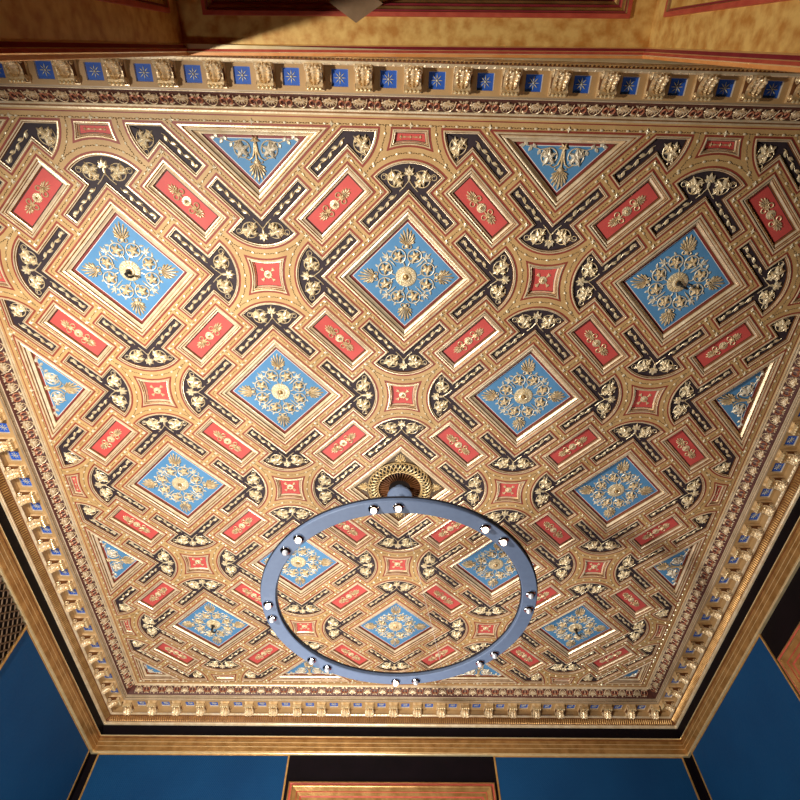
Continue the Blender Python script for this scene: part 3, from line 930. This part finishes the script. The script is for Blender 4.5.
# palmette frieze reliefs : each side is a thing with countable motifs
# motif local frame: x along, y up the slope (towards the wall), z normal towards the viewer is -z
def f_shell(mb):
    h = .012 * U
    for k in range(7):
        a = -PI / 2 + (k - 3) * .40
        mb.lance((0, .026 * U), (math.cos(a) * .060 * U, .026 * U + math.sin(a) * .062 * U), .0075 * U, h)
    pts = [(math.cos(a) * .043 * U, .034 * U + math.sin(a) * .074 * U, -h * .6) for a in [PI + k / 12 * PI for k in range(13)]]
    mb.tube(pts, .0034 * U, 4)
    mb.blob((0, .032 * U, -h * .4), .010 * U, .008 * U, h * .8)
me_shell = om(f_shell, 'shell', [M['friezerelief']])
def f_pair(mb):
    h = .010 * U
    for s in (-1, 1):
        pts = [(s * (.020 + .016 * math.cos(a)) * U, (-.004 + .020 * math.sin(a)) * U, -h * .6) for a in [PI * .9 - k / 10 * PI * 1.6 for k in range(11)]]
        mb.tube(pts, [.0062 * U] * 8 + [.005 * U, .004 * U, .003 * U], 4, 1)
        mb.lance((s * .003 * U, -.036 * U), (s * .043 * U, -.028 * U), .012 * U, h, 0)
        mb.lance((s * .004 * U, .020 * U), (s * .03 * U, .034 * U), .007 * U, h, 0)
    mb.tube([(0, -.045 * U, -h * .4), (0, .035 * U, -h * .4)], .0034 * U, 4, 0)
me_pair = om(f_pair, 'leaf_pair', [M['friezerelief'], M['friezered']])
NP = 34; PP = 6.15 / NP
for side in SIDES:
    X = side_xf(side)
    fr = empty('palmette_frieze', X(3, .122, .035), 'carved oxblood frieze of gilt shells and leaves above the %s row of brackets' % side, 'carved frieze', 'carved friezes around the ceiling')
    nrm = {'near': Vector((0, 1, 0)), 'far': Vector((0, -1, 0)), 'left': Vector((1, 0, 0)), 'right': Vector((-1, 0, 0))}[side]   # towards the room
    ex = {'near': Vector((1, 0, 0)), 'far': Vector((-1, 0, 0)), 'left': Vector((0, -1, 0)), 'right': Vector((0, 1, 0))}[side]
    # slope direction from inner top to outer bottom
    ey = (-nrm * .068 + Vector((0, 0, -.066))).normalized()
    ez = ex.cross(ey).normalized()      # should point away from viewer (up/out)
    if ez.z < 0: ex = -ex; ez = ex.cross(ey).normalized()
    Rm3 = Matrix((ex, ey, ez)).transposed().to_4x4()
    for k in range(NP):
        for hh, nm, me_ in ((0, 'shell', me_shell), (.5, 'leaf_pair', me_pair)):
            t = -.075 + (k + .25 + hh) * PP
            o = bpy.data.objects.new(nm, me_); COL.objects.link(o); o.parent = fr
            wp = Vector(X(t, .1205, .0335)) - fr.location
            o.matrix_local = Matrix.Translation(wp) @ Rm3 @ Matrix.Diagonal((1.0, 1.12, 1.0, 1.0))

# star coffers in the soffit and scroll brackets
def f_starp(mb):
    for k in range(8):
        a = k * PI / 4
        mb.lance((math.cos(a) * .006 * U, math.sin(a) * .006 * U), (math.cos(a) * .036 * U, math.sin(a) * .036 * U), .0028 * U, .004 * U)
    mb.blob((0, 0, -.003), .007 * U, .007 * U, .005 * U)
me_star8 = om(f_starp, 'star', [M['star']])
mb = MB(); w_, h_ = CW * U, (CO1 - CO0) / 2 * U; dp = .013 * U
mb.add([(-w_, -h_, 0), (w_, -h_, 0), (w_, h_, 0), (-w_, h_, 0), (-w_ * .95, -h_ * .95, dp), (w_ * .95, -h_ * .95, dp), (w_ * .95, h_ * .95, dp), (-w_ * .95, h_ * .95, dp)],
       [(0, 4, 5, 1), (1, 5, 6, 2), (2, 6, 7, 3), (3, 7, 4, 0)])
me_rim = mb.build('rim', [M['gilt']], data_only=True)
mb = MB(); mb.face([(-w_, -h_, dp), (-w_, h_, dp), (w_, h_, dp), (w_, -h_, dp)]); me_bf = mb.build('blue_field', [M['royal']], data_only=True)

# bracket : local x along wall, y outward towards the wall, z up; origin at soffit, centre
def f_brkbody(mb):
    w = .045 * U
    prof = [(.068, 0), (.068, -.066), (.060, -.078), (.046, -.082), (.032, -.075), (.018, -.060), (.000, -.050), (-.028, -.046), (-.042, -.052), (-.056, -.054), (-.066, -.047), (-.070, -.034), (-.068, -.014), (-.068, 0)]
    n = len(prof)
    vs = [(-w, y * U, zq * U) for y, zq in prof] + [(w, y * U, zq * U) for y, zq in prof]
    for q in range(n - 1): mb.add([vs[q], vs[q + 1], vs[n + q + 1], vs[n + q]], [(0, 1, 2, 3)], 0)
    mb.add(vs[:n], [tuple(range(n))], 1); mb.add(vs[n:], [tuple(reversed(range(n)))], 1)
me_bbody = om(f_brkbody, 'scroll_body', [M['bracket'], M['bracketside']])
def f_brkvol(s, cy, cz, r):     # a side volute
    def g(mb):
        if 1:
            pts = []
            for k in range(18):
                a = -PI / 2 + k / 17 * 3.2 * PI; rr = r * (1 - .8 * k / 17)
                pts.append((s * .047 * U, (cy + rr * math.cos(a)) * U, (cz + rr * math.sin(a)) * U))
            mb.tube(pts, .0045 * U, 4)
            mb.tube([(s * .047 * U, (cy + r * .3) * U, cz * U), (s * .047 * U, (cy - r * .3) * U, cz * U)], .005 * U, 5)
    return g
me_bvols = [om(f_brkvol(s_, *q), 'volute', [M['bracket']]) for s_ in (-1, 1) for q in ((.044, -.052, .026), (-.050, -.034, .018))]
def f_brkleaf(mb):   # acanthus running along the underside
    path = [(.062, -.074), (.046, -.086), (.030, -.080), (.014, -.064), (-.006, -.054), (-.028, -.050), (-.044, -.057)]
    wd = [.022, .036, .040, .038, .034, .026, .014]
    # ribbed blade with lobed edges
    vs = []; fs = []; cols = 9
    M_ = 25
    for r_ in range(M_):
        f = r_ / (M_ - 1) * (len(path) - 1); k = min(int(f), len(path) - 2); g = f - k
        y = path[k][0] * (1 - g) + path[k + 1][0] * g; zq = path[k][1] * (1 - g) + path[k + 1][1] * g; wv = wd[k] * (1 - g) + wd[k + 1] * g
        wv *= .78 + .30 * abs(math.sin(r_ * 1.05))
        for c in range(cols):
            e = (c / (cols - 1) - .5) * 2
            rid = .006 * math.cos(e * PI * 2.0) - .004 * abs(e) ** 2 + .0025 * math.cos(r_ * 1.05 + abs(e) * 3)
            vs.append((e * wv * U, y * U, (zq - .004 - rid) * U))
    for r_ in range(M_ - 1):
        for c in range(cols - 1):
            a = r_ * cols + c; fs.append((a, a + 1, a + cols + 1, a + cols))
    mb.add(vs, fs)
    for r_, f in enumerate((0.9, 2.0, 3.1, 4.2)):
        k = int(f); g = f - k
        y = path[k][0] * (1 - g) + path[k + 1][0] * g; zq = path[k][1] * (1 - g) + path[k + 1][1] * g; wv = wd[k]
        for s in (-1, 1):
            mb.blob((s * wv * .78 * U, y * U, (zq - .006) * U), .008 * U, .012 * U, .008 * U, 6, 4, 0, s * .5)
me_bleaf = om(f_brkleaf, 'acanthus_leaf', [M['bracket']])
def f_brkcap(mb): 
    mb.box((-.050 * U, -.076 * U, -.010 * U), (.050 * U, .070 * U, 0)); mb.box((-.047 * U, -.073 * U, -.015 * U), (.047 * U, .069 * U, -.010 * U))
me_bcap = om(f_brkcap, 'cap', [M['bracket']])
mb = MB()
mb.blob((0, 0, 0), .0115 * U, .0115 * U, .0115 * U, 8, 6); me_pearl = mb.build('pearl', [M['goldlight']], data_only=True)

def side_frame(side):
    # rotation so that local +y points outward to the wall of that side
    return {'near': PI, 'far': 0.0, 'left': PI / 2, 'right': -PI / 2}[side]
def vis(side, t):
    if side == 'near': return 0.2 < t < 5.7
    if side in ('left', 'right'): return t > 1.9
    return True
def phrase(side, k, n):
    return {'near': 'from the left along the near cornice', 'far': 'from the left along the far cornice', 'left': 'from the far corner up the left cornice', 'right': 'from the far corner up the right cornice'}[side]
for side in SIDES:
    X = side_xf(side); rz = side_frame(side)
    ts = [3 + SP * k for k in range(-11, 12)]; ts = [t for t in ts if vis(side, t)]
    if side in ('left', 'right'): ts = ts[::-1]
    for k, t in enumerate(ts):
        b = empty('scroll_bracket', X(t, .262, SD), 'gilt scroll bracket, %s %s' % (ORD[k], phrase(side, k, len(ts))), 'cornice bracket', 'scroll brackets of the %s cornice' % side, rz); b.scale = (1.04, 1, 1.12)
        inst('scroll_body', me_bbody, b); [inst('volute', mv_, b) for mv_ in me_bvols]; inst('acanthus_leaf', me_bleaf, b); inst('cap', me_bcap, b)
        for q in range(4): inst('pearl', me_pearl, b, ((-.034 + .0227 * q) * U, -.064 * U, -.052 * U))
    cs = [3 + SP * (k + .5) for k in range(-11, 11)]; cs = [t for t in cs if vis(side, t)]
    allc = [3 + SP * (k + .5) for k in range(-11, 11)]
    if side in ('left', 'right'): cs = cs[::-1]; allc = allc[::-1]
    n = 0
    for t in allc:
        lab = 'small blue square with eight-rayed star, %s %s' % (ORD[n] if t in cs else 'hidden beyond the frame', phrase(side, 0, 0))
        if t in cs: n += 1
        else:
            continue
        s = empty('star_coffer', X(t, (CO0 + CO1) / 2, SD), lab, 'star coffer', 'blue star squares of the %s cornice' % side, rz)
        inst('rim', me_rim, s); inst('blue_field', me_bf, s); inst('star', me_star8, s, (0, 0, dp - .001), rz * 0 + .2 * 0)

# ------------------------------------------------------------------ walls
WO = .40; WD = .60
FLD = HC / U
def wallbox(name, a, b, m): 
    mb = MB(); mb.box(a, b); return struct(mb.build(name, [m]))
T_ = .15
x0, x1 = -WO * U, (6 + WO) * U
ztop = HC - .30 * U
wallbox('wall_far', (x0 - T_, x1, 0), (x1 + T_, x1 + T_, HC + .1), M['black'])
wallbox('wall_left', (x0 - T_, x0, 0), (x0, x1, HC + .1), M['black'])
wallbox('wall_right', (x1, x0, 0), (x1 + T_, x1, HC + .1), M['black'])
struct_floor = wallbox('floor', (x0 - T_, x0 - 1.6, -.1), (x1 + T_, x1 + T_, 0), M['floor'])
BX0, BX1 = 1.84, 4.16
# near wall in three pieces around the bay opening
mb = MB()
mb.box((x0 - T_, x0 - T_, 0), (BX0 * U - .05, x0, HC + .1)); mb.box((BX1 * U + .05, x0 - T_, 0), (x1 + T_, x0, HC + .1)); mb.box((BX0 * U, x0 - .02, HC - .585 * U), (BX1 * U, x0, HC + .1))
struct(mb.build('wall_near', [M['black']]))

# blue cloth wall panels with gilt edging
def cloth(name, side, t0, t1, label):
    X = side_xf(side); d0, d1 = .622, 4.2
    r = empty(name, X((t0 + t1) / 2, WO, d1), label, 'wall panel', 'blue cloth wall panels')
    def bx(ta, tb, da, db, oa, ob):
        a = Vector(X(ta, oa, da)) - r.location; b = Vector(X(tb, ob, db)) - r.location
        lo = tuple(min(a[k], b[k]) for k in range(3)); hi = tuple(max(a[k], b[k]) for k in range(3)); return lo, hi
    mb = MB(); mb.box(*bx(t0, t1, d0, d1, .394, .3995)); mb.build('cloth', [M['fabric']], r)
    mb = MB(); e = .018
    mb.box(*bx(t0 - e, t0, d0, d1, .388, .3995)); mb.box(*bx(t1, t1 + e, d0, d1, .388, .3995)); mb.box(*bx(t0, t1, d0, d0 + .012, .388, .3935)); mb.box(*bx(t0, t1, d1 - .012, d1, .388, .3935))
    mb.build('gilt_edging', [M['edging']], r)
    return r
cloth('wall_cloth_panel', 'far', -.30, 1.815, 'deep blue woven cloth panel on the far wall, left of the black doorway')
cloth('wall_cloth_panel', 'far', 4.16, 6.30, 'deep blue woven cloth panel on the far wall, right of the black doorway')
cloth('wall_cloth_panel', 'left', 4.17, 6.30, 'deep blue woven cloth panel on the left wall beside the lattice screen')
cloth('wall_cloth_panel', 'right', 4.17, 6.28, 'deep blue woven cloth panel on the right wall beside the black doorway')

# framed doors (gold and red nested frame) on far and right walls
def framed(side, label):
    X = side_xf(side); t0, t1, d0, d1 = 1.87, 4.11, .905, 5.2
    r = empty('framed_doorway', X(3, WO, d1), label, 'door frame', 'red and gold door frames')
    prof = [(0, .3995, 0), (0, .372, 0), (.014, .368, 1), (.020, .372, 1), (.036, .374, 2), (.040, .356, 0), (.050, .352, 0), (.056, .358, 0), (.095, .366, 1), (.100, .362, 1), (.104, .370, 0), (.135, .376, 1), (.150, .380, 0), (.19, .385, 2), (.20, .385, 2)]
    mb = MB()
    for k in range(len(prof) - 1):
        (w0, o0, mi), (w1, o1, _) = prof[k], prof[k + 1]
        A = [(t0 + w0, d1), (t0 + w0, d0 + w0), (t1 - w0, d0 + w0), (t1 - w0, d1)]
        B_ = [(t0 + w1, d1), (t0 + w1, d0 + w1), (t1 - w1, d0 + w1), (t1 - w1, d1)]
        for q in range(3):
            mb.face([tuple(Vector(X(A[q][0], o0, A[q][1])) - r.location), tuple(Vector(X(B_[q][0], o1, B_[q][1])) - r.location), tuple(Vector(X(B_[q + 1][0], o1, B_[q + 1][1])) - r.location), tuple(Vector(X(A[q + 1][0], o0, A[q + 1][1])) - r.location)], mi)
    mb.build('frame', [M['gold'], M['fred'], M['goldlight']], r)
    mb = MB(); w = .20
    mb.face([tuple(Vector(X(*p)) - r.location) for p in ((t0 + w, .385, d0 + w), (t1 - w, .385, d0 + w), (t1 - w, .385, d1), (t0 + w, .385, d1))])
    mb.build('door_panel', [M['fcrimson']], r)
framed('far', 'red and gold stepped frame of the doorway in the far wall at the bottom edge')
framed('right', 'red and gold stepped frame of the doorway in the right wall, cut by the photo edge')
# lattice screen in the left wall
X = side_xf('left')
r = empty('lattice_screen', X(3, WO, 2.0), 'dark wooden lattice screen with oval openings in the left wall', 'lattice screen')
mb = MB()
t0, t1, d0, d1 = 2.6, 4.13, .62, 1.7
cell, ch = .045, .088
nx = int((t1 - t0) / cell)
for k in range(nx + 1):
    pts = []
    n = int((d1 - d0) / ch * 6)
    for q in range(n + 1):
        d = d0 + (d1 - d0) * q / n; ph = (d - d0) / ch * 2 * PI
        t = t0 + k * cell + (cell * .44) * math.cos(ph) * (1 if k % 2 else -1)
        pts.append(tuple(Vector(X(t, .385, d)) - r.location))
    mb.tube(pts, .0070 * U, 5)
mb.build('lattice', [M['lattice']], r, smooth=True)
mb = MB()
a = Vector(X(t1, .375, d0)) - r.location; b = Vector(X(t1 + .015, .3995, d1)) - r.location
mb.box(tuple(min(a[k], b[k]) for k in range(3)), tuple(max(a[k], b[k]) for k in range(3)))
mb.build('screen_frame', [M['edging']], r)

# ------------------------------------------------------------------ near bay
ZS = .60
def lean(d, k=.006): return -k * max(0, d - ZS)
BD = 1.35            # bay reaches this offset
mb = MB()   # soffit of bay with recessed framed panel, cheeks, back
fo0, fx0, fx1 = .537, BX0 + .12, BX1 - .12
def q4(a, b, c, d, mi): mb.face([W(*a), W(*b), W(*c), W(*d)], mi)
# soffit ring around the panel
q4((BX0, -.42, ZS), (BX1, -.42, ZS), (BX1, -fo0, ZS), (BX0, -fo0, ZS), 0)
q4((BX0, -fo0, ZS), (fx0, -fo0, ZS), (fx0, -BD, ZS), (BX0, -BD, ZS), 0)
q4((fx1, -fo0, ZS), (BX1, -fo0, ZS), (BX1, -BD, ZS), (fx1, -BD, ZS), 0)
q4((fx0, -1.25, ZS), (fx1, -1.25, ZS), (fx1, -BD, ZS), (fx0, -BD, ZS), 0)
mb.box((BX0 * U - .1, -(BD + .1) * U, HC - .30 * U), (BX1 * U + .1, -.46 * U, HC - .26 * U), 0)
struct(mb.build('bay_soffit', [M['yellow']]))
# stepped frame in the soffit
def nest(X0, X1, Y0, Y1, prof, pt, mats, name):
    m_ = MB()
    for k in range(len(prof) - 1):
        (w0, h0, mi), (w1, h1, _) = prof[k], prof[k + 1]
        A = [(X0 + w0, Y0 + w0), (X1 - w0, Y0 + w0), (X1 - w0, Y1 - w0), (X0 + w0, Y1 - w0)]
        B_ = [(X0 + w1, Y0 + w1), (X1 - w1, Y0 + w1), (X1 - w1, Y1 - w1), (X0 + w1, Y1 - w1)]
        for q in range(4):
            q2 = (q + 1) % 4
            m_.face([pt(*A[q], h0), pt(*B_[q], h1), pt(*B_[q2], h1), pt(*A[q2], h0)], mi)
    w, h, mi = prof[-1]
    m_.face([pt(X0 + w, Y0 + w, h), pt(X1 - w, Y0 + w, h), pt(X1 - w, Y1 - w, h), pt(X0 + w, Y1 - w, h)], mi)
    return m_.build(name, mats)
PFN = [(0, 0, 0), (.002, .014, 0), (.020, .014, 1), (.024, .004, 2), (.030, .004, 1), (.034, -.006, 1), (.044, -.008, 0), (.048, -.020, 2), (.056, -.022, 1), (.062, -.04, 1), (.072, -.045, 2), (.078, -.06, 3)]
fr = nest(fx0, fx1, fo0, 1.25, PFN, lambda x, y, h: W(x, -y, ZS + h), [M['fred'], M['gold'], M['fcrimson'], M['black']], 'soffit_panel_frame')
tag(fr, 'red and gold stepped frame sunk in the yellow marbled bay soffit', 'panel frame')
# cheeks with framed panels
for sx, nm, xx in ((-1, 'left', BX0), (1, 'right', BX1)):
    mb = MB()
    q4((xx, -.385, ZS), (xx, -fo0, ZS), (xx, -fo0, 4.6), (xx, -.385 - lean(4.6) * 0, 4.6), 0)
    q4((xx, -fo0, ZS), (xx, -BD, ZS), (xx, -BD, ZS + .14), (xx, -fo0, ZS + .14), 0)
    q4((xx, -fo0, 4.0), (xx, -BD, 4.0), (xx, -BD, 4.6), (xx, -fo0, 4.6), 0)
    q4((xx, -1.25, ZS + .14), (xx, -BD, ZS + .14), (xx, -BD, 4.0), (xx, -1.25, 4.0), 0)
    mb.box(((xx + sx * .02) * U - .02, -BD * U, 0), ((xx + sx * .02) * U + .02, -.40 * U - .16, HC - .6 * U), 0)
    struct(mb.build('bay_cheek_' + nm, [M['yellow']]))
    fr = nest(fo0, 1.25, ZS + .14, 4.0, [(w, -h * .8 if sx else h, mi) for w, h, mi in PFN], lambda y, d, h, xx=xx, sx=sx: W(xx + sx * h, -y, d), [M['fred'], M['gold'], M['fcrimson'], M['fcrimson']], 'cheek_panel_frame')
    tag(fr, 'red and gold panel frame on the %s cheek of the marbled bay' % ('shaded left' if sx < 0 else 'right'), 'panel frame')
mb = MB(); mb.box((BX0 * U - .1, -(BD + .1) * U, 0), (BX1 * U + .1, -BD * U, HC - .3 * U)); struct(mb.build('bay_back', [M['fcrimson']]))
# painted and gilded architrave around the opening (soffit edge and both jambs)
stripes = [(.368, .010, 0), (.369, .022, 0), (.371, .024, 1), (.383, .024, 3), (.387, .028, 2), (.398, .024, 3), (.401, .020, 5), (.414, .012, 3), (.418, .006, 3), (.422, -.004, 3)]
mb = MB()
for k in range(len(stripes) - 1):
    (o0, h0, mi), (o1, h1, _) = stripes[k], stripes[k + 1]
    def path(o, h):
        dd = 4.6
        return [(BX0 + h, -(o + lean(dd)), dd), (BX0 + h, -o, ZS + h), (BX1 - h, -o, ZS + h), (BX1 - h, -(o + lean(dd, .021)), dd)]
    a, b = path(o0, h0), path(o1, h1)
    for q in range(3): mb.face([W(*a[q]), W(*b[q]), W(*b[q + 1]), W(*a[q + 1])], mi)
# front face back to the wall
a = [(BX0 + .010, -(.368 + lean(4.6)), 4.6), (BX0 + .010, -.368, ZS + .010), (BX1 - .010, -.368, ZS + .010), (BX1 - .010, -(.368 + lean(4.6, .021)), 4.6)]
b = [(BX0 - .10, -(.368 + lean(4.6)), 4.6), (BX0 - .10, -.368, .605), (BX1 + .10, -.368, .605), (BX1 + .10, -(.368 + lean(4.6, .021)), 4.6)]
for q in range(3): mb.face([W(*a[q]), W(*a[q + 1]), W(*b[q + 1]), W(*b[q])], 0)
o = mb.build('bay_architrave', [M['gold'], M['forange'], M['fred'], M['goldlight'], M['fred'], M['fcrimson']])
tag(o, 'red, orange and gold striped moulding around the opening of the yellow marbled bay', 'moulding')

# the bay sits a degree out of square with the ceiling
RB = Matrix.Translation((3 * U, -.4 * U, 0)) @ Matrix.Rotation(-.017, 4, 'Z') @ Matrix.Translation((-3 * U, .4 * U, 0))
for o in COL.objects:
    if o.name.startswith(('bay_', 'soffit_panel_frame', 'cheek_panel_frame')): o.matrix_world = RB @ o.matrix_world
# hanging square shade whose corner shows at the top edge
r = empty('hanging_shade', W(2.725, -.562, 1.0), 'grey-brown square shade whose corner juts in at the top edge of the photo', 'shade')
mb = MB(); s = .115 * U
def dm(zq, s_): return [(s_, 0, zq), (0, s_ * .62, zq), (-s_, 0, zq), (0, -s_ * .62, zq)]
mb.add(dm(0, s) + dm(.05, s * .82) + dm(.16, s * .35), [(3, 2, 1, 0), (0, 1, 5, 4), (1, 2, 6, 5), (2, 3, 7, 6), (3, 0, 4, 7), (4, 5, 9, 8), (5, 6, 10, 9), (6, 7, 11, 10), (7, 4, 8, 11), (8, 9, 10, 11)])
mb.build('shade_board', [M['board']], r)
mb = MB(); mb.tube([(0, 0, .15), (0, 0, .495)], .008, 6); mb.build('rod', [M['brass']], r)

# ------------------------------------------------------------------ ring chandelier
RC = (2.99, 3.01); RD = 1.238; RO, RI, RH = .995, .888, .030
r = empty('ring_chandelier', W(3, 3, .06), 'large blue-grey metal ring chandelier with paired bulbs hanging under the rosette', 'chandelier')
def rel(p): return tuple(Vector(p) - r.location)
cx, cy, cz = rel(W(RC[0], RC[1], RD))
mb = MB(); e = .005 * U
mb.lathe([(RI * U, RH * U), (RI * U, e), (RI * U + e, 0), (RO * U - e, 0), (RO * U, e), (RO * U, RH * U), (RI * U, RH * U)], 128, (cx, cy, cz))
mb.build('hoop', [M['ring']], r)
mb = MB()
for rr in (RO + .003, RI - .003): mb.lathe([((rr - .004) * U, (RH + .006) * U), ((rr + .004) * U, (RH + .006) * U), ((rr + .004) * U, (RH - .004) * U), ((rr - .004) * U, (RH - .004) * U), ((rr - .004) * U, (RH + .006) * U)], 128, (cx, cy, cz))
mb.build('rim_band', [M['ringedge']], r)
RL = .944
lit = {-101, -92, -136, -55, -44, 179.5, 90}
angs = [-8.1, 1.9, 36.9, 46.2, 80.5, 90.4, 125.9, 135.2, 170.2, 179.5, -145.1, -136, -101.2, -91.6, -54.9, -44.3]
litset = {179.5, -136, -101.2, -91.6, -54.9, -44.3, 90.4}
mbc = MB(); mbc.lathe([(.038, 0), (.042, -.004), (.040, -.010), (.032, -.016), (.024, -.018)], 16); me_col = mbc.build('collar', [M['chrome']], data_only=True, smooth=True)
mbb = MB(); mbb.lathe([(.020, -.008), (.025, -.018), (.026, -.028), (.022, -.040), (.013, -.048), (.0005, -.050)], 16); 
me_b1 = mbb.build('bulb', [M['lit']], data_only=True, smooth=True); me_b2 = mbb.build('bulb', [M['glass']], data_only=True, smooth=True)
for a in angs:
    t = math.radians(a)
    p = (cx + RL * U * math.cos(t), cy + RL * U * math.sin(t), cz)
    s = inst('lamp_socket', me_col, r, p)
    b = inst('bulb', me_b1 if a in litset else me_b2, s); b.scale = (.88, .88, .88)
    b['label'] = 'glowing warm bulb' if a in litset else 'unlit mirrored bulb'
# canopy, hub and wires
hz = rel(W(3, 3, 0))[2]
mb = MB(); mb.lathe([(.0005, .02 - .07 * U), (.060 * U, .02 - .07 * U), (.108 * U, -.065 * U), (.112 * U, -.075 * U), (.108 * U, -.085 * U), (.085 * U, -.095 * U), (.05 * U, -.102 * U), (.038 * U, -.115 * U), (.03 * U, -.13 * U), (.0005, -.135 * U)], 36, (0, 0, hz)); mb.tube([(0, 0, hz - .07 * U), (0, 0, hz + .02 * U)], .05 * U, 16)
mb.build('canopy', [M['ring']], r)
mb = MB(); mb.tube([(.055 * U, .03 * U, hz - .09 * U), (.055 * U, .03 * U, hz - .13 * U)], .011 * U, 10); mb.build('cable_clamp', [M['chrome']], r)
for k in range(4):
    a = math.radians(22 + 90 * k) if False else math.radians([66.5, 22, 201.5, 246][k])
    RW_ = (RI + RO) / 2
    mb = MB(); mb.tube([(.03 * U * math.cos(a), .03 * U * math.sin(a), hz - .125 * U), (cx + RW_ * U * math.cos(a), cy + RW_ * U * math.sin(a), cz + RH * U)], .0016 if k == 0 else .0007, 5)
    mb.build('suspension_wire', [M['wire']], r)

# ------------------------------------------------------------------ light
def area_l(name, loc, target, size, energy, col, spread=180):
    l = bpy.data.lights.new(name, 'AREA'); l.shape = 'DISK'; l.size = size; l.energy = energy; l.color = col; l.spread = math.radians(spread)
    o = bpy.data.objects.new(name, l); COL.objects.link(o); o.location = loc
    o.rotation_euler = (Vector(target) - Vector(loc)).to_track_quat('-Z', 'Y').to_euler(); return o
def spot_l(name, loc, target, rad, energy, col, ang, blend):
    l = bpy.data.lights.new(name, 'SPOT'); l.shadow_soft_size = rad; l.energy = energy; l.color = col; l.spot_size = math.radians(ang); l.spot_blend = blend
    o = bpy.data.objects.new(name, l); COL.objects.link(o); o.location = loc
    o.rotation_euler = (Vector(target) - Vector(loc)).to_track_quat('-Z', 'Y').to_euler(); return o
spot_l('floodlight_key', W(.35, .05, 2.9), W(2.4, 4.0, 0), .12, 1380, (1, .95, .88), 128, 1.0)
spot_l('floodlight_bay', W(.35, .05, 2.9), W(3.6, -.5, .6), .06, 420, (1, .93, .82), 62, .8)  # added spot at the key position, brightens the bay soffit
area_l('added_far_fill', W(2.1, 4.5, 4.2), W(2.5, 4.8, 0), 1.5, 145, (1, .96, .91), 130)  # added fill with no source in the room, lifts the far ceiling

w = bpy.data.worlds.new('World'); scene.world = w; w.use_nodes = True
w.node_tree.nodes['Background'].inputs[0].default_value = (.8, .85, 1, 1)
w.node_tree.nodes['Background'].inputs[1].default_value = 0.05

# ------------------------------------------------------------------ camera
def rodr(wv):
    v = Vector(wv); t = v.length; return Matrix.Rotation(t, 3, v.normalized())
a = math.atan(347 / 560)
R0 = Matrix(((1, 0, 0), (0, math.cos(a), -math.sin(a)), (0, math.sin(a), math.cos(a))))
Rc = rodr((-1.08190284e-03, -1.72452154e-02, 1.71569216e-02)) @ R0       # rows: image right, image down, forward
cx_, cy_, cz_ = 2.90061273, -3.81799343e-01, -3.90779157
cd = bpy.data.cameras.new('Camera'); cd.sensor_width = 36; cd.lens = 559.94 / 800 * 36; cd.clip_start = .01
cam = bpy.data.objects.new('Camera', cd); COL.objects.link(cam)
right, down, fwd = Rc[0], Rc[1], Rc[2]
Mx = Matrix((right, -down, -fwd)).transposed().to_4x4()
Mx.translation = W(cx_, cy_, -cz_)
cam.matrix_world = Mx
scene.camera = cam
scene.view_settings.view_transform = 'Standard'; scene.view_settings.look = 'None'; scene.view_settings.gamma = 1
scene.view_settings.exposure = 0.0
